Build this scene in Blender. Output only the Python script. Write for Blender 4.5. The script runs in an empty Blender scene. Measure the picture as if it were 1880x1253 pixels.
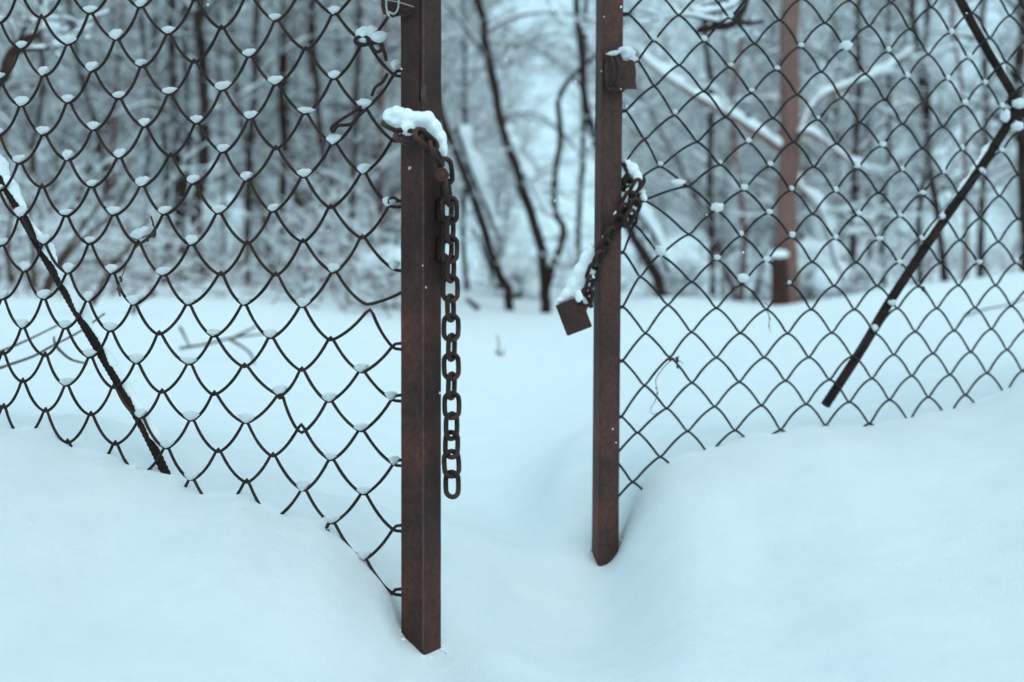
import bpy, math, random
import numpy as np
from mathutils import Vector, Matrix, noise

# ------------------------------------------------------------------ camera, sky, light
F = 2400.0                       # focal length in pixels of the 1880 px wide photograph
PITCH = math.atan(111.5 / F)     # the camera looks slightly down
CAM_H = 0.55
sc = bpy.context.scene
C = bpy.data.collections.new("scene"); sc.collection.children.link(C)
cam = bpy.data.cameras.new("camera"); cam_o = bpy.data.objects.new("camera", cam); C.objects.link(cam_o)
cam.sensor_width = 36.0; cam.lens = 36.0 * F / 1880.0
cam_o.location = (0, 0, CAM_H); cam_o.rotation_euler = (math.pi / 2 - PITCH, 0, 0)
cam.clip_start = 0.05; cam.clip_end = 3000
cam.dof.use_dof = True; cam.dof.focus_distance = 1.96; cam.dof.aperture_fstop = 3.4
cam.dof.aperture_blades = 0
sc.camera = cam_o

world = bpy.data.worlds.new("World"); sc.world = world; world.use_nodes = True
wn = world.node_tree; wn.nodes.clear()
SUN_EL, SUN_ROT = math.radians(58), math.radians(150)
sky = wn.nodes.new("ShaderNodeTexSky"); sky.sky_type = 'NISHITA'; sky.sun_disc = False
sky.sun_elevation = SUN_EL; sky.sun_rotation = SUN_ROT; sky.dust_density = 3.0
mix = wn.nodes.new("ShaderNodeMix"); mix.data_type = 'RGBA'; mix.inputs[0].default_value = 0.82
mix.inputs[7].default_value = (5.85, 9.1, 10.5, 1)      # the cloud layer: an even pale blue-grey
bg = wn.nodes.new("ShaderNodeBackground"); bg.inputs[1].default_value = 0.09
wo = wn.nodes.new("ShaderNodeOutputWorld")
wn.links.new(sky.outputs[0], mix.inputs[6]); wn.links.new(mix.outputs[2], bg.inputs[0]); wn.links.new(bg.outputs[0], wo.inputs[0])

sun = bpy.data.lights.new("sun", 'SUN'); sun.energy = 0.5; sun.angle = math.radians(80); sun.color = (1.0, 0.96, 0.9)
sun_o = bpy.data.objects.new("sun", sun); C.objects.link(sun_o)
sd = Vector((math.sin(SUN_ROT) * math.cos(SUN_EL), math.cos(SUN_ROT) * math.cos(SUN_EL), math.sin(SUN_EL)))
sun_o.rotation_euler = sd.to_track_quat('Z', 'Y').to_euler()

vs = sc.view_settings
vs.view_transform = 'Standard'; vs.look = 'None'; vs.exposure = 0.41; vs.gamma = 1.0; vs.use_curve_mapping = False
sc.render.engine = 'CYCLES'; sc.cycles.use_denoising = True
sc.cycles.max_bounces = 6; sc.cycles.diffuse_bounces = 3; sc.cycles.volume_bounces = 0

rnd = random.Random(11)
# ------------------------------------------------------------------ measured mesh nodes of the two gate leaves
LEFT_NODES = """0,2,727,137;0,4,724,257;0,6,718,377;0,8,727,494;0,10,725,638;0,12,724,733;0,14,727,852;0,16,726,972;0,18,725,1089;1,1,670,75;1,3,668,198;1,5,667,317;1,7,665,436;1,11,664,682;1,13,663,790;1,15,668,906;1,17,668,1026;2,0,613,25;2,2,613,144;2,4,613,263;2,6,607,380;2,8,613,499;2,10,607,623;2,12,604,736;2,14,608,843;2,16,610,959;3,1,562,90;3,3,560,208;3,5,557,324;3,7,556,443;3,9,555,562;3,11,554,679;3,13,554,790;3,15,558,899;4,0,507,37;4,2,507,154;4,4,507,272;4,6,501,387;4,8,507,504;4,10,497,619;4,12,516,724;4,14,501,836;5,1,458,103;5,3,459,217;5,5,454,330;5,7,454,446;5,9,448,558;5,11,449,672;5,13,451,775;5,15,453,884;6,0,407,51;6,2,409,164;6,4,410,278;6,6,401,390;6,8,406,503;6,10,393,616;6,12,393,723;6,14,401,828;7,1,356,113;7,3,361,225;7,5,356,336;7,7,351,448;7,9,346,558;7,11,348,667;7,13,352,770;7,15,352,879;8,0,309,61;8,2,311,172;8,4,314,285;8,6,303,392;8,8,301,504;8,10,292,612;8,12,297,719;8,14,306,821;9,-1,258,12;9,1,261,121;9,3,266,231;9,5,261,340;9,7,254,446;9,9,246,557;9,11,251,665;9,13,260,765;9,15,257,869;10,0,214,71;10,2,218,180;10,4,219,288;10,6,210,393;10,8,207,500;10,10,203,606;10,12,209,710;10,14,212,814;11,-1,165,23;11,1,170,129;11,3,172,237;11,5,168,342;11,7,165,446;11,9,161,551;11,11,166,654;11,13,167,760;12,0,125,80;12,2,125,187;12,4,125,292;12,6,121,395;12,8,126,499;12,10,120,601;12,12,122,706;12,14,124,811;13,-1,76,31;13,1,81,137;13,3,81,246;13,5,77,342;13,7,80,446;13,9,80,547;13,11,83,651;13,13,84,753;14,0,39,88;14,2,39,193;14,4,36,298;14,6,37,396;14,8,46,496;14,10,42,600;14,12,42,699;15,7,3,449;15,9,6,547;15,11,6,648;15,13,7,746"""
LEFT_HOM = [[-48.9031988, 0.2549822, 730.6919648], [6.8137912, 61.4347407, 13.5533604], [0.0136402, 0.0014096, 1.0]]
RIGHT_NODES = """0,0,1152,26;0,2,1170,112;0,4,1148,204;0,6,1144,302;0,8,1150,388;0,10,1144,464;0,12,1143,564;0,14,1142,663;0,16,1140,766;1,1,1200,76;1,3,1201,159;1,5,1183,257;1,7,1160,338;1,9,1164,414;1,11,1175,509;1,13,1185,613;1,15,1183,709;1,17,1170,795;1,19,1161,886;2,0,1246,29;2,2,1247,121;2,4,1238,213;2,6,1211,307;2,8,1178,368;2,10,1211,469;2,12,1226,561;2,14,1230,658;2,16,1224,751;2,18,1212,840;3,1,1292,77;3,3,1292,169;3,5,1280,262;3,7,1263,344;3,9,1265,432;3,11,1270,519;3,13,1269,611;3,15,1270,704;3,17,1262,793;4,0,1340,34;4,2,1339,125;4,4,1332,217;4,6,1322,304;4,8,1315,388;4,10,1315,478;4,12,1315,567;4,14,1315,658;4,16,1312,748;5,1,1385,82;5,3,1379,173;5,5,1373,263;5,7,1365,351;5,9,1360,435;5,11,1362,524;5,13,1359,613;5,15,1357,703;5,17,1349,792;6,0,1431,39;6,2,1425,130;6,4,1419,219;6,6,1413,307;6,8,1410,393;6,10,1406,480;6,12,1407,570;6,14,1403,658;6,16,1398,746;7,1,1469,88;7,3,1464,176;7,5,1457,263;7,7,1452,351;7,9,1453,437;7,11,1451,524;7,13,1446,614;7,15,1442,701;7,17,1433,791;8,0,1515,44;8,2,1508,134;8,4,1501,222;8,6,1494,308;8,8,1492,395;8,10,1491,483;8,12,1489,570;8,14,1485,658;8,16,1480,744;9,-1,1559,3;9,1,1552,91;9,3,1545,182;9,5,1536,266;9,7,1533,353;9,9,1533,440;9,11,1531,527;9,13,1527,613;9,15,1523,699;10,0,1596,50;10,2,1589,138;10,4,1578,227;10,6,1573,311;10,8,1574,397;10,10,1572,484;10,12,1569,570;10,14,1565,656;10,16,1559,740;11,-1,1636,7;11,1,1630,97;11,3,1624,185;11,5,1619,270;11,7,1613,356;11,9,1613,441;11,11,1610,527;11,13,1606,614;11,15,1601,697;12,0,1670,56;12,2,1665,143;12,4,1657,230;12,6,1655,315;12,8,1651,399;12,10,1650,484;12,12,1647,568;12,14,1641,653;12,16,1633,736;13,-1,1710,15;13,1,1704,102;13,3,1697,190;13,5,1693,275;13,7,1692,359;13,9,1690,442;13,11,1686,528;13,13,1680,611;13,15,1674,692;14,0,1745,62;14,2,1739,147;14,4,1731,235;14,6,1731,319;14,8,1728,399;14,10,1726,485;14,12,1720,568;14,14,1713,651;14,16,1704,731;15,1,1778,109;15,3,1770,195;15,5,1766,277;15,7,1762,361;15,9,1762,443;15,11,1760,526;15,13,1752,609;15,15,1744,690;16,2,1807,154;16,4,1803,239;16,6,1801,321;16,8,1800,402;16,10,1796,484;16,12,1790,567;16,14,1782,648;16,16,1772,727;17,-1,1854,31;17,1,1847,116;17,3,1838,199;17,5,1838,280;17,7,1835,362;17,9,1833,446;17,11,1828,526;17,13,1820,606;17,15,1812,687;18,6,1869,323;18,8,1869,404;18,10,1865,485;18,12,1857,564;18,14,1849,644;19,15,1877,683"""
RIGHT_HOM = [[55.7367271, -0.4839119, 1161.6460321], [4.0940265, 47.129711, 16.0930887], [0.0081504, 0.0011457, 1.0]]

# ------------------------------------------------------------------ from the photograph's sight lines to points in the place
SP, CP = math.sin(PITCH), math.cos(PITCH)
def ray(px, py):
    u = (px - 940) / F; v = (py - 626.5) / F
    return Vector((u, CP - v * SP, -SP - v * CP))
def at(px, py, y):                     # the point seen there at ground distance y
    d = ray(px, py); return Vector((0, 0, CAM_H)) + d * (y / d.y)
def on_plane(px, py, p0, n):
    d = ray(px, py); o = Vector((0, 0, CAM_H))
    return o + d * ((p0 - o).dot(n) / d.dot(n))
PX = 1.0 / F                           # size of a photo pixel at distance 1

# ------------------------------------------------------------------ materials
def nodes_of(name):
    m = bpy.data.materials.new(name); m.use_nodes = True
    nt = m.node_tree; b = nt.nodes["Principled BSDF"]; return m, nt, b
def add(nt, kind, **kw):
    n = nt.nodes.new(kind)
    for k, v in kw.items():
        if k in n.inputs: n.inputs[k].default_value = v
        else: setattr(n, k, v)
    return n
def coords(nt, scale=1.0, obj=True):
    t = add(nt, "ShaderNodeTexCoord"); m = add(nt, "ShaderNodeMapping")
    m.inputs["Scale"].default_value = scale if isinstance(scale, tuple) else (scale,) * 3
    nt.links.new(t.outputs["Object"], m.inputs[0]); return m.outputs[0]
def ramp(nt, fac, stops):
    r = add(nt, "ShaderNodeValToRGB"); e = r.color_ramp.elements
    while len(e) < len(stops): e.new(0.5)
    for i, (p, c) in enumerate(stops): e[i].position = p; e[i].color = (*c, 1)
    nt.links.new(fac, r.inputs[0]); return r.outputs[0]
def noise_tex(nt, vec, scale, detail=4, rough=0.6):
    n = add(nt, "ShaderNodeTexNoise"); n.inputs["Scale"].default_value = scale
    n.inputs["Detail"].default_value = detail; n.inputs["Roughness"].default_value = rough
    nt.links.new(vec, n.inputs["Vector"]); return n.outputs[0]
def bump(nt, b, h, strength, dist):
    n = add(nt, "ShaderNodeBump"); n.inputs["Strength"].default_value = strength; n.inputs["Distance"].default_value = dist
    nt.links.new(h, n.inputs["Height"]); nt.links.new(n.outputs[0], b.inputs["Normal"])

def snow_material(name, grain=1.0, dist=0.004, w=0.0):
    m, nt, b = nodes_of(name)
    v = coords(nt)
    n1 = noise_tex(nt, v, 9, 5, 0.6); n2 = noise_tex(nt, v, 280 * grain, 4, 0.75)
    b.inputs["Roughness"].default_value = 0.75
    c = ramp(nt, n1, [(0.3, (0.80 + w, 0.845 + w, 0.86 + w)), (0.7, (0.86 + w, 0.895 + w, 0.905 + w * .8))])
    nt.links.new(c, b.inputs["Base Color"])
    mx = add(nt, "ShaderNodeMath", operation='ADD'); ml = add(nt, "ShaderNodeMath", operation='MULTIPLY')
    ml.inputs[1].default_value = 0.36
    nt.links.new(n2, ml.inputs[0]); nt.links.new(ml.outputs[0], mx.inputs[0]); nt.links.new(n1, mx.inputs[1])
    bump(nt, b, mx.outputs[0], 0.85, dist)
    return m
M_GROUND = snow_material("ground_snow", 1.0, 0.010)
M_SNOW = snow_material("clump_snow", 1.0, 0.003, 0.06)
M_FARSNOW, _nt, _b = nodes_of("branch_snow"); _b.inputs["Base Color"].default_value = (0.83, 0.87, 0.885, 1); _b.inputs["Roughness"].default_value = 0.9

def rust_material(name, dark, mid, warm, scale=30, rough=0.75, metal=0.15, stretch=(1, 1, 0.75)):
    m, nt, b = nodes_of(name)
    v = coords(nt, stretch)
    n1 = noise_tex(nt, v, scale * 0.25, 6, 0.65); n2 = noise_tex(nt, v, scale * 5, 5, 0.7); n3 = noise_tex(nt, coords(nt), scale * 22, 3, 0.7)
    c1 = ramp(nt, n1, [(0.36, dark), (0.50, mid), (0.64, warm)])
    c2 = ramp(nt, n2, [(0.30, (0.55, 0.55, 0.55)), (0.55, (1, 1, 1)), (0.80, (1.45, 1.25, 1.15))])
    c3 = ramp(nt, n3, [(0.32, (0.6, 0.6, 0.62)), (0.55, (1, 1, 1)), (0.76, (1.6, 1.45, 1.4))])
    a = add(nt, "ShaderNodeMix", data_type='RGBA', blend_type='MULTIPLY'); a.inputs[0].default_value = 0.8
    a2 = add(nt, "ShaderNodeMix", data_type='RGBA', blend_type='MULTIPLY'); a2.inputs[0].default_value = 0.7
    nt.links.new(c1, a.inputs[6]); nt.links.new(c2, a.inputs[7]); nt.links.new(a.outputs[2], a2.inputs[6]); nt.links.new(c3, a2.inputs[7])
    nt.links.new(a2.outputs[2], b.inputs["Base Color"])
    b.inputs["Specular IOR Level"].default_value = 0.22; b.inputs["Metallic"].default_value = metal; b.inputs["Roughness"].default_value = rough
    s = add(nt, "ShaderNodeMath", operation='ADD'); nt.links.new(n2, s.inputs[0]); nt.links.new(n3, s.inputs[1])
    bump(nt, b, s.outputs[0], 0.5, 0.0006)
    return m
M_POST = rust_material("rusty_post_steel", (0.039, 0.020, 0.0175), (0.066, 0.029, 0.025), (0.130, 0.042, 0.030), metal=0.0)
M_POST2 = rust_material("rusty_post_steel_pale", (0.055, 0.030, 0.027), (0.085, 0.042, 0.038), (0.130, 0.054, 0.042), metal=0.0)
M_CHAIN = rust_material("chain_steel", (0.018, 0.012, 0.011), (0.036, 0.020, 0.017), (0.095, 0.040, 0.029), 60, 0.42, 0.25, (1, 1, 1))
M_WIRE = rust_material("mesh_wire_steel", (0.018, 0.011, 0.010), (0.030, 0.017, 0.014), (0.056, 0.026, 0.019), 60, 0.65, 0.0, (1, 1, 1))
M_WIRE2 = rust_material("mesh_wire_painted", (0.008, 0.011, 0.012), (0.012, 0.017, 0.018), (0.045, 0.022, 0.016), 40, 0.6, 0.0, (1, 1, 1))
M_BAR = rust_material("rebar_steel", (0.013, 0.009, 0.008), (0.024, 0.014, 0.012), (0.046, 0.024, 0.018), 60, 0.85, 0.1, (1, 1, 1))
M_SEAM = rust_material("weld_seam_steel", (0.07, 0.048, 0.042), (0.10, 0.066, 0.058), (0.14, 0.08, 0.065), metal=0.0)
M_CHAIN2 = rust_material("dark_chain_steel", (0.016, 0.011, 0.010), (0.030, 0.017, 0.015), (0.060, 0.028, 0.022), 60, 0.6, 0.0, (1, 1, 1))
M_LOCK = rust_material("padlock_steel", (0.042, 0.022, 0.019), (0.060, 0.028, 0.024), (0.080, 0.034, 0.027), 60, 0.6, 0.0, (1, 1, 1))
M_TIE, _nt, _b = nodes_of("pale_tie_wire"); _b.inputs["Base Color"].default_value = (0.38, 0.38, 0.38, 1); _b.inputs["Metallic"].default_value = 0.4; _b.inputs["Roughness"].default_value = 0.45

def bark_material(name, dark, light, scale=12):
    m, nt, b = nodes_of(name)
    v = coords(nt, (1, 1, 0.3)); n = noise_tex(nt, v, scale, 5, 0.7)
    nt.links.new(ramp(nt, n, [(0.35, dark), (0.7, light)]), b.inputs["Base Color"])
    b.inputs["Roughness"].default_value = 0.95; b.inputs["Specular IOR Level"].default_value = 0.1; bump(nt, b, n, 0.8, 0.01)
    return m
M_BARK = bark_material("dark_bark", (0.020, 0.012, 0.011), (0.060, 0.034, 0.030))
M_BARK2 = bark_material("brown_bark", (0.15, 0.080, 0.070), (0.26, 0.148, 0.128))
M_BARK3 = bark_material("thicket_bark", (0.13, 0.055, 0.050), (0.26, 0.118, 0.106), 6)
M_BARK4 = bark_material("stem_bark", (0.050, 0.028, 0.026), (0.14, 0.074, 0.068))
M_TWIG = bark_material("dry_stem", (0.05, 0.032, 0.026), (0.13, 0.09, 0.075), 60)
M_STAKE = bark_material("stake_wood", (0.040, 0.018, 0.016), (0.085, 0.034, 0.028), 20)

# ------------------------------------------------------------------ mesh building
class MB:
    def __init__(s): s.v = []; s.f = []; s.n = 0
    def add(s, v, f):
        v = np.asarray(v, float).reshape(-1, 3); s.v.append(v)
        s.f.extend([tuple(i + s.n for i in q) for q in f]); s.n += len(v)
    def tube(s, pts, rad, k=6, cap=True, flat=1.0, closed=False):
        P = np.asarray([tuple(p) for p in pts], float); n = len(P)
        R = np.full(n, rad, float) if np.isscalar(rad) else np.asarray(rad, float)
        if closed: T = np.roll(P, -1, 0) - np.roll(P, 1, 0)
        else: T = np.gradient(P, axis=0)
        T /= np.maximum(np.linalg.norm(T, axis=1, keepdims=True), 1e-9)
        ref = np.array([0, 0, 1.0]) if abs(T[0][2]) < 0.9 else np.array([1.0, 0, 0])
        N = np.zeros_like(P); cur = ref
        for i in range(n):
            cur = cur - T[i] * cur.dot(T[i]); l = np.linalg.norm(cur)
            if l < 1e-6: cur = np.cross(T[i], [0.3, 0.9, 0.2]); l = np.linalg.norm(cur)
            cur = cur / l; N[i] = cur
        B = np.cross(T, N)
        a = np.arange(k) * 2 * math.pi / k
        V = P[:, None] + R[:, None, None] * (np.cos(a)[None, :, None] * N[:, None] * flat + np.sin(a)[None, :, None] * B[:, None])
        f = []
        m = n if closed else n - 1
        for i in range(m):
            j = (i + 1) % n
            for q in range(k):
                r = (q + 1) % k
                f.append((i * k + q, i * k + r, j * k + r, j * k + q))
        if cap and not closed:
            f.append(tuple(range(k - 1, -1, -1))); f.append(tuple((n - 1) * k + q for q in range(k)))
        s.add(V, f)
    def prisms(s, A, B, ra, rb, k=3):        # many loose straight twigs at once
        A = np.asarray(A); B = np.asarray(B); n = len(A)
        if n == 0: return
        ra = np.asarray(ra)[:, None, None]; rb = np.asarray(rb)[:, None, None]
        T = B - A; T /= np.maximum(np.linalg.norm(T, axis=1, keepdims=True), 1e-9)
        ref = np.where(np.abs(T[:, 2:3]) < 0.9, np.array([[0, 0, 1.0]]), np.array([[1.0, 0, 0]]))
        N = np.cross(T, ref); N /= np.linalg.norm(N, axis=1, keepdims=True); U = np.cross(N, T)
        a = np.arange(k) * 2 * math.pi / k + 0.5
        ring = np.cos(a)[None, :, None] * N[:, None] + np.sin(a)[None, :, None] * U[:, None]
        V = np.concatenate([A[:, None] + ra * ring, B[:, None] + rb * ring], 1).reshape(-1, 3)
        base = s.n + np.arange(n)[:, None] * 2 * k
        for q in range(k):
            r = (q + 1) % k
            quad = np.concatenate([base + q, base + r, base + k + r, base + k + q], 1)
            s.f.extend(map(tuple, quad.tolist()))
        s.v.append(V); s.n += len(V)
    def box(s, c, sx, sy, sz, rot=None, bev=0.0):
        R = rot or Matrix.Identity(3); vs_ = []
        for z in (-1, 1):
            for y in (-1, 1):
                for x in (-1, 1):
                    vs_.append(tuple(Vector(c) + R @ Vector((x * sx / 2, y * sy / 2, z * sz / 2))))
        s.add(vs_, [(0, 2, 3, 1), (4, 5, 7, 6), (0, 1, 5, 4), (2, 6, 7, 3), (0, 4, 6, 2), (1, 3, 7, 5)])
    def mesh(s, name, mat, smooth=True):
        me = bpy.data.meshes.new(name)
        V = np.concatenate(s.v) if s.v else np.zeros((0, 3))
        me.from_pydata(V.tolist(), [], s.f); me.update()
        if smooth: me.polygons.foreach_set("use_smooth", [True] * len(me.polygons))
        me.materials.append(mat); return me
    def build(s, name, mat, parent=None, smooth=True):
        return link(name, s.mesh(name, mat, smooth), parent)

def link(name, me, parent=None, loc=None):
    o = bpy.data.objects.new(name, me); C.objects.link(o)
    if parent is not None:
        o.parent = parent; o.matrix_parent_inverse = parent.matrix_world.inverted() if loc is None else Matrix.Identity(4)
    if loc is not None: o.location = loc
    return o
def tag(o, label=None, cat=None, group=None, kind=None):
    if label: o["label"] = label
    if cat: o["category"] = cat
    if group: o["group"] = group
    if kind: o["kind"] = kind
    return o
def thing(name, loc, label, cat, group=None):
    o = bpy.data.objects.new(name, None); C.objects.link(o); o.location = loc; o.empty_display_size = 0.05
    bpy_upd(o); return tag(o, label, cat, group)
def bpy_upd(o): o.matrix_world = Matrix.Translation(o.location)
def smooth_path(pts, n=6, closed=False):
    P = [Vector(p) for p in pts]; out = []
    m = len(P)
    for i in range(m if closed else m - 1):
        if closed: a, b, c, d = P[(i - 1) % m], P[i], P[(i + 1) % m], P[(i + 2) % m]
        else: a, b, c, d = P[max(i - 1, 0)], P[i], P[i + 1], P[min(i + 2, m - 1)]
        for j in range(n):
            t = j / n; t2 = t * t; t3 = t2 * t
            out.append(0.5 * ((2 * b) + (c - a) * t + (2 * a - 5 * b + 4 * c - d) * t2 + (3 * b - a - 3 * c + d) * t3))
    if not closed: out.append(P[-1])
    return out

# ------------------------------------------------------------------ planes of the two leaves
YL, ML = 1.80, -0.42
YR, MR = 2.42, 0.40
PL = at(733, 600, YL); NL = Vector((-ML, 1, 0)).normalized(); DL = Vector((-1, -ML, 0)).normalized()     # DL runs away along the left leaf
PR = at(1140, 600, YR); NR = Vector((-MR, 1, 0)).normalized(); DR = Vector((1, MR, 0)).normalized()
def pl(px, py, off=0.0): return on_plane(px, py, PL, NL) - NL * off       # off > 0 : towards the camera
def pr(px, py, off=0.0): return on_plane(px, py, PR, NR) - NR * off

# ------------------------------------------------------------------ snowy ground: a thin plate through heights read off the place
ctl = []
def g(p, dz=0.0): ctl.append((p.x, p.y, p.z + dz))
left_line = [(-350, 745), (-150, 765), (0, 787), (70, 790), (130, 822), (200, 836), (290, 866), (350, 898), (440, 905), (500, 938), (605, 972), (670, 1032), (724, 1098)]
for q in left_line:
    p = pl(*q); g(p); b_ = p + NL * 0.09; b_.z += 0.004; g(b_)
    b2 = p + NL * 0.42; b2.z -= 0.085 if q[0] > 200 else 0.05; g(b2)
right_line = [(1141, 958), (1170, 895), (1212, 852), (1290, 818), (1360, 802), (1420, 793), (1500, 780), (1590, 778), (1700, 756), (1780, 741), (1880, 698), (2100, 660), (2400, 640)]
for q in right_line:
    p = pr(*q); g(p, -0.035 if q[0] < 1160 else -0.022 if q[0] < 1180 else -0.012 if q[0] < 1300 else -0.004); b2 = p + NR * 0.40; b2.z -= 0.03; g(b2)
for q in [(738, 1146, 1.79), (757, 1172, 1.77), (778, 1206, 1.745), (811, 1200, 1.765)]: g(at(*q))
for q in [(1085, 1008, 2.44), (1099, 1042, 2.40), (1135, 1008, 2.42)]: g(at(*q))
for q in [(-100, 1300, 1.30), (0, 1253, 1.34), (400, 1253, 1.45), (640, 1200, 1.62), (900, 1253, 1.62), (1250, 1253, 1.59), (1600, 1253, 1.56), (1880, 1253, 1.51), (2100, 1253, 1.48),
          (200, 1000, 1.78), (1400, 1030, 2.06), (1700, 960, 2.10), (1880, 900, 2.15), (930, 1050, 2.25), (940, 870, 3.4), (950, 740, 5.4), (960, 650, 8.2), (980, 575, 12.0), (860, 560, 12.5), (1205, 545, 10.0),
          (400, 700, 4.0), (100, 680, 4.2), (640, 760, 4.0), (400, 575, 8.0), (100, 568, 8.0), (600, 585, 9.0), (100, 534, 12.0), (400, 534, 12.0), (100, 508, 19.0), (400, 505, 19.0), (650, 518, 17.0), (-400, 560, 8.0), (-400, 520, 18.0),
          (1300, 690, 4.6), (1430, 562, 9.2), (1600, 535, 8.6), (1760, 515, 8.2), (1880, 500, 8.0), (2100, 480, 7.8), (1600, 640, 4.6), (1850, 600, 4.4)]: g(at(*q))
for x in (-6, -2, 0, 2, 6):
    for y in (-4, -1, 0.4): ctl.append((x, y, 0.06 + 0.012 * abs(x)))
for x, y, z in [(2.0, 14, .22), (5, 14, .35), (8, 14, .5), (0, 18, .42), (-8, 20, .55), (8, 22, .6), (0, 28, .65), (-16, 30, .8), (16, 30, .9), (0, 60, 1.3), (-40, 60, 1.6), (40, 60, 1.6), (0, 130, 2.4), (-90, 130, 2.6), (90, 130, 2.6)]:
    ctl.append((x, y, z))
ctl = np.array(ctl)
def warp(x, y): return np.stack([np.arctan(x / (1 + 0.55 * np.abs(y))) * (1 + 0.0 * y) * 2.2, np.log1p(np.maximum(y + 5, 0.1) ** 1.0) * 2.2], -1)
def U(r2): return np.where(r2 > 1e-12, r2 * np.log(np.maximum(r2, 1e-12)) * 0.5, 0)
CW = warp(ctl[:, 0], ctl[:, 1]); nC = len(ctl)
K = U(((CW[:, None] - CW[None]) ** 2).sum(-1)) + np.eye(nC) * 1e-4
Pm = np.concatenate([np.ones((nC, 1)), CW], 1)
A_ = np.zeros((nC + 3, nC + 3)); A_[:nC, :nC] = K; A_[:nC, nC:] = Pm; A_[nC:, :nC] = Pm.T
sol = np.linalg.solve(A_, np.concatenate([ctl[:, 2], np.zeros(3)]))
def ground_z(x, y):
    x = np.atleast_1d(np.asarray(x, float)); y = np.atleast_1d(np.asarray(y, float)); out = np.empty(len(x))
    for i in range(0, len(x), 20000):
        w = warp(x[i:i + 20000], y[i:i + 20000]); r2 = ((w[:, None] - CW[None]) ** 2).sum(-1)
        out[i:i + 20000] = U(r2) @ sol[:nC] + sol[nC] + w @ sol[nC + 1:]
    return out
def gz(x, y): return float(ground_z(x, y)[0])

def build_ground():
    Y = np.concatenate([np.linspace(-3.5, 1.1, 16, endpoint=False), np.arange(1.1, 2.8, 0.0062), np.geomspace(2.8, 9, 100)[1:], np.geomspace(9, 420, 110)[1:]])
    ny, nx = len(Y), 520; tx = np.linspace(-1, 1, nx)
    Xn = np.sinh(3.2 * tx) / math.sinh(3.2)
    XX = Xn[None] * (2.6 + np.maximum(Y, 0) * 1.25)[:, None]; YY = np.repeat(Y[:, None], nx, 1)
    x = XX.ravel(); y = YY.ravel(); z = ground_z(x, y)
    far = np.clip((y - 60) / 80, 0, 1); z = z * (1 - far) + 1.6 * far + 0 * z
    nz = np.empty(len(x))
    for i in range(len(x)):
        a, b = x[i], y[i]
        if b < 12 and b > 0.3:
            nz[i] = 0.007 * noise.noise((a * 2.3, b * 2.3, 0)) + 0.0030 * noise.noise((a * 9, b * 9, 3)) + 0.0012 * noise.noise((a * 31, b * 31, 7)) + 0.0007 * noise.noise((a * 80, b * 80, 2))
        else: nz[i] = 0.05 * noise.noise((a * 0.5, b * 0.5, 0))
    z = z + nz
    # soft wells melted round the posts
    for c in (POST_L, POST_R):
        d = np.hypot(x - c.x, y - c.y); z -= 0.004 * np.exp(-(d / 0.055) ** 2)
    V = np.stack([x, y, z], 1)
    idx = np.arange(nx * ny).reshape(ny, nx)
    q = np.stack([idx[:-1, :-1], idx[:-1, 1:], idx[1:, 1:], idx[1:, :-1]], -1).reshape(-1, 4)
    me = bpy.data.meshes.new("snowy_ground"); me.from_pydata(V.tolist(), [], q.tolist()); me.update()
    me.polygons.foreach_set("use_smooth", [True] * len(me.polygons)); me.materials.append(M_GROUND)
    return tag(link("snowy_ground", me), kind="structure")
POST_L = at(775, 1180, 1.775); POST_R = at(1110, 1030, 2.43)
build_ground()

# ------------------------------------------------------------------ gate leaves
def parse_nodes(s):
    d = {}
    for t in s.split(";"):
        a = [int(q) for q in t.split(",")]; d[(a[0], a[1])] = (a[2], a[3])
    return d
class Lattice:
    def __init__(s, nodes, H, seed, fix):
        s.d = parse_nodes(nodes); s.H = np.array(H); s.seed = seed; s.fix = fix; s.cache = {}
        # residual of the measured nodes, carried on to the ones outside the picture
    def raw(s, c, r):
        q = s.H @ np.array([c, r, 1.0]); return q[0] / q[2], q[1] / q[2]
    def __call__(s, c, r):
        if (c, r) in s.d: return s.d[(c, r)]
        if (c, r) not in s.cache:
            x, y = s.raw(c, r); rr = random.Random(c * 977 + r * 31 + s.seed); best = None
            for (a, b), (px_, py_) in s.d.items():
                dd = (a - c) ** 2 + (b - r) ** 2
                if best is None or dd < best[0]: qx, qy = s.raw(a, b); best = (dd, px_ - qx, py_ - qy)
            w = 1 / (1 + best[0] * 0.1)
            s.cache[(c, r)] = (x + best[1] * w + rr.uniform(-2, 2), y + best[2] * w + rr.uniform(-2, 2))
        return s.cache[(c, r)]
LAT = Lattice(LEFT_NODES, LEFT_HOM, 1, None); LAR = Lattice(RIGHT_NODES, RIGHT_HOM, 2, None)

def wire_px(lat, r, cmax, cmin, bend, rounded_low, special=None, poke=(5.0, 3.0)):
    """one mesh wire: peaks on row r hooked over the wire above, troughs on row r+1; returns (px, py, side)"""
    pts = []
    nodes_ = []
    for c in range(cmax, cmin - 1, -1):
        peak = (c + r) % 2 == 0
        x, y = lat(c, r if peak else r + 1)
        if special and (c, r) in special: x, y = special[(c, r)]
        nodes_.append((x, y - poke[0] if peak else y + poke[1], peak, c))
    for i, (x, y, peak, c) in enumerate(nodes_):
        if i + 1 == len(nodes_): pts.append((x, y, 0.0)); break
        x2, y2, pk2, c2 = nodes_[i + 1]
        a = bend(x, y)
        N = 8
        for j in range(N):
            t = j / N
            u = t if peak else 1 - t           # 0 at the peak, 1 at the trough
            if rounded_low: yy = u + a * u * (1 - u)
            else: yy = u - a * u * (1 - u)
            # round the turn itself a little
            top, bot = (y, y2) if peak else (y2, y)
            xx = x + (x2 - x) * t
            pts.append((xx, top + (bot - top) * yy, (1 if peak else -1) * math.cos(math.pi * t) * 0.0 + (math.sin(math.pi * t)) * (1 if peak else -1)))
    return pts

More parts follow.
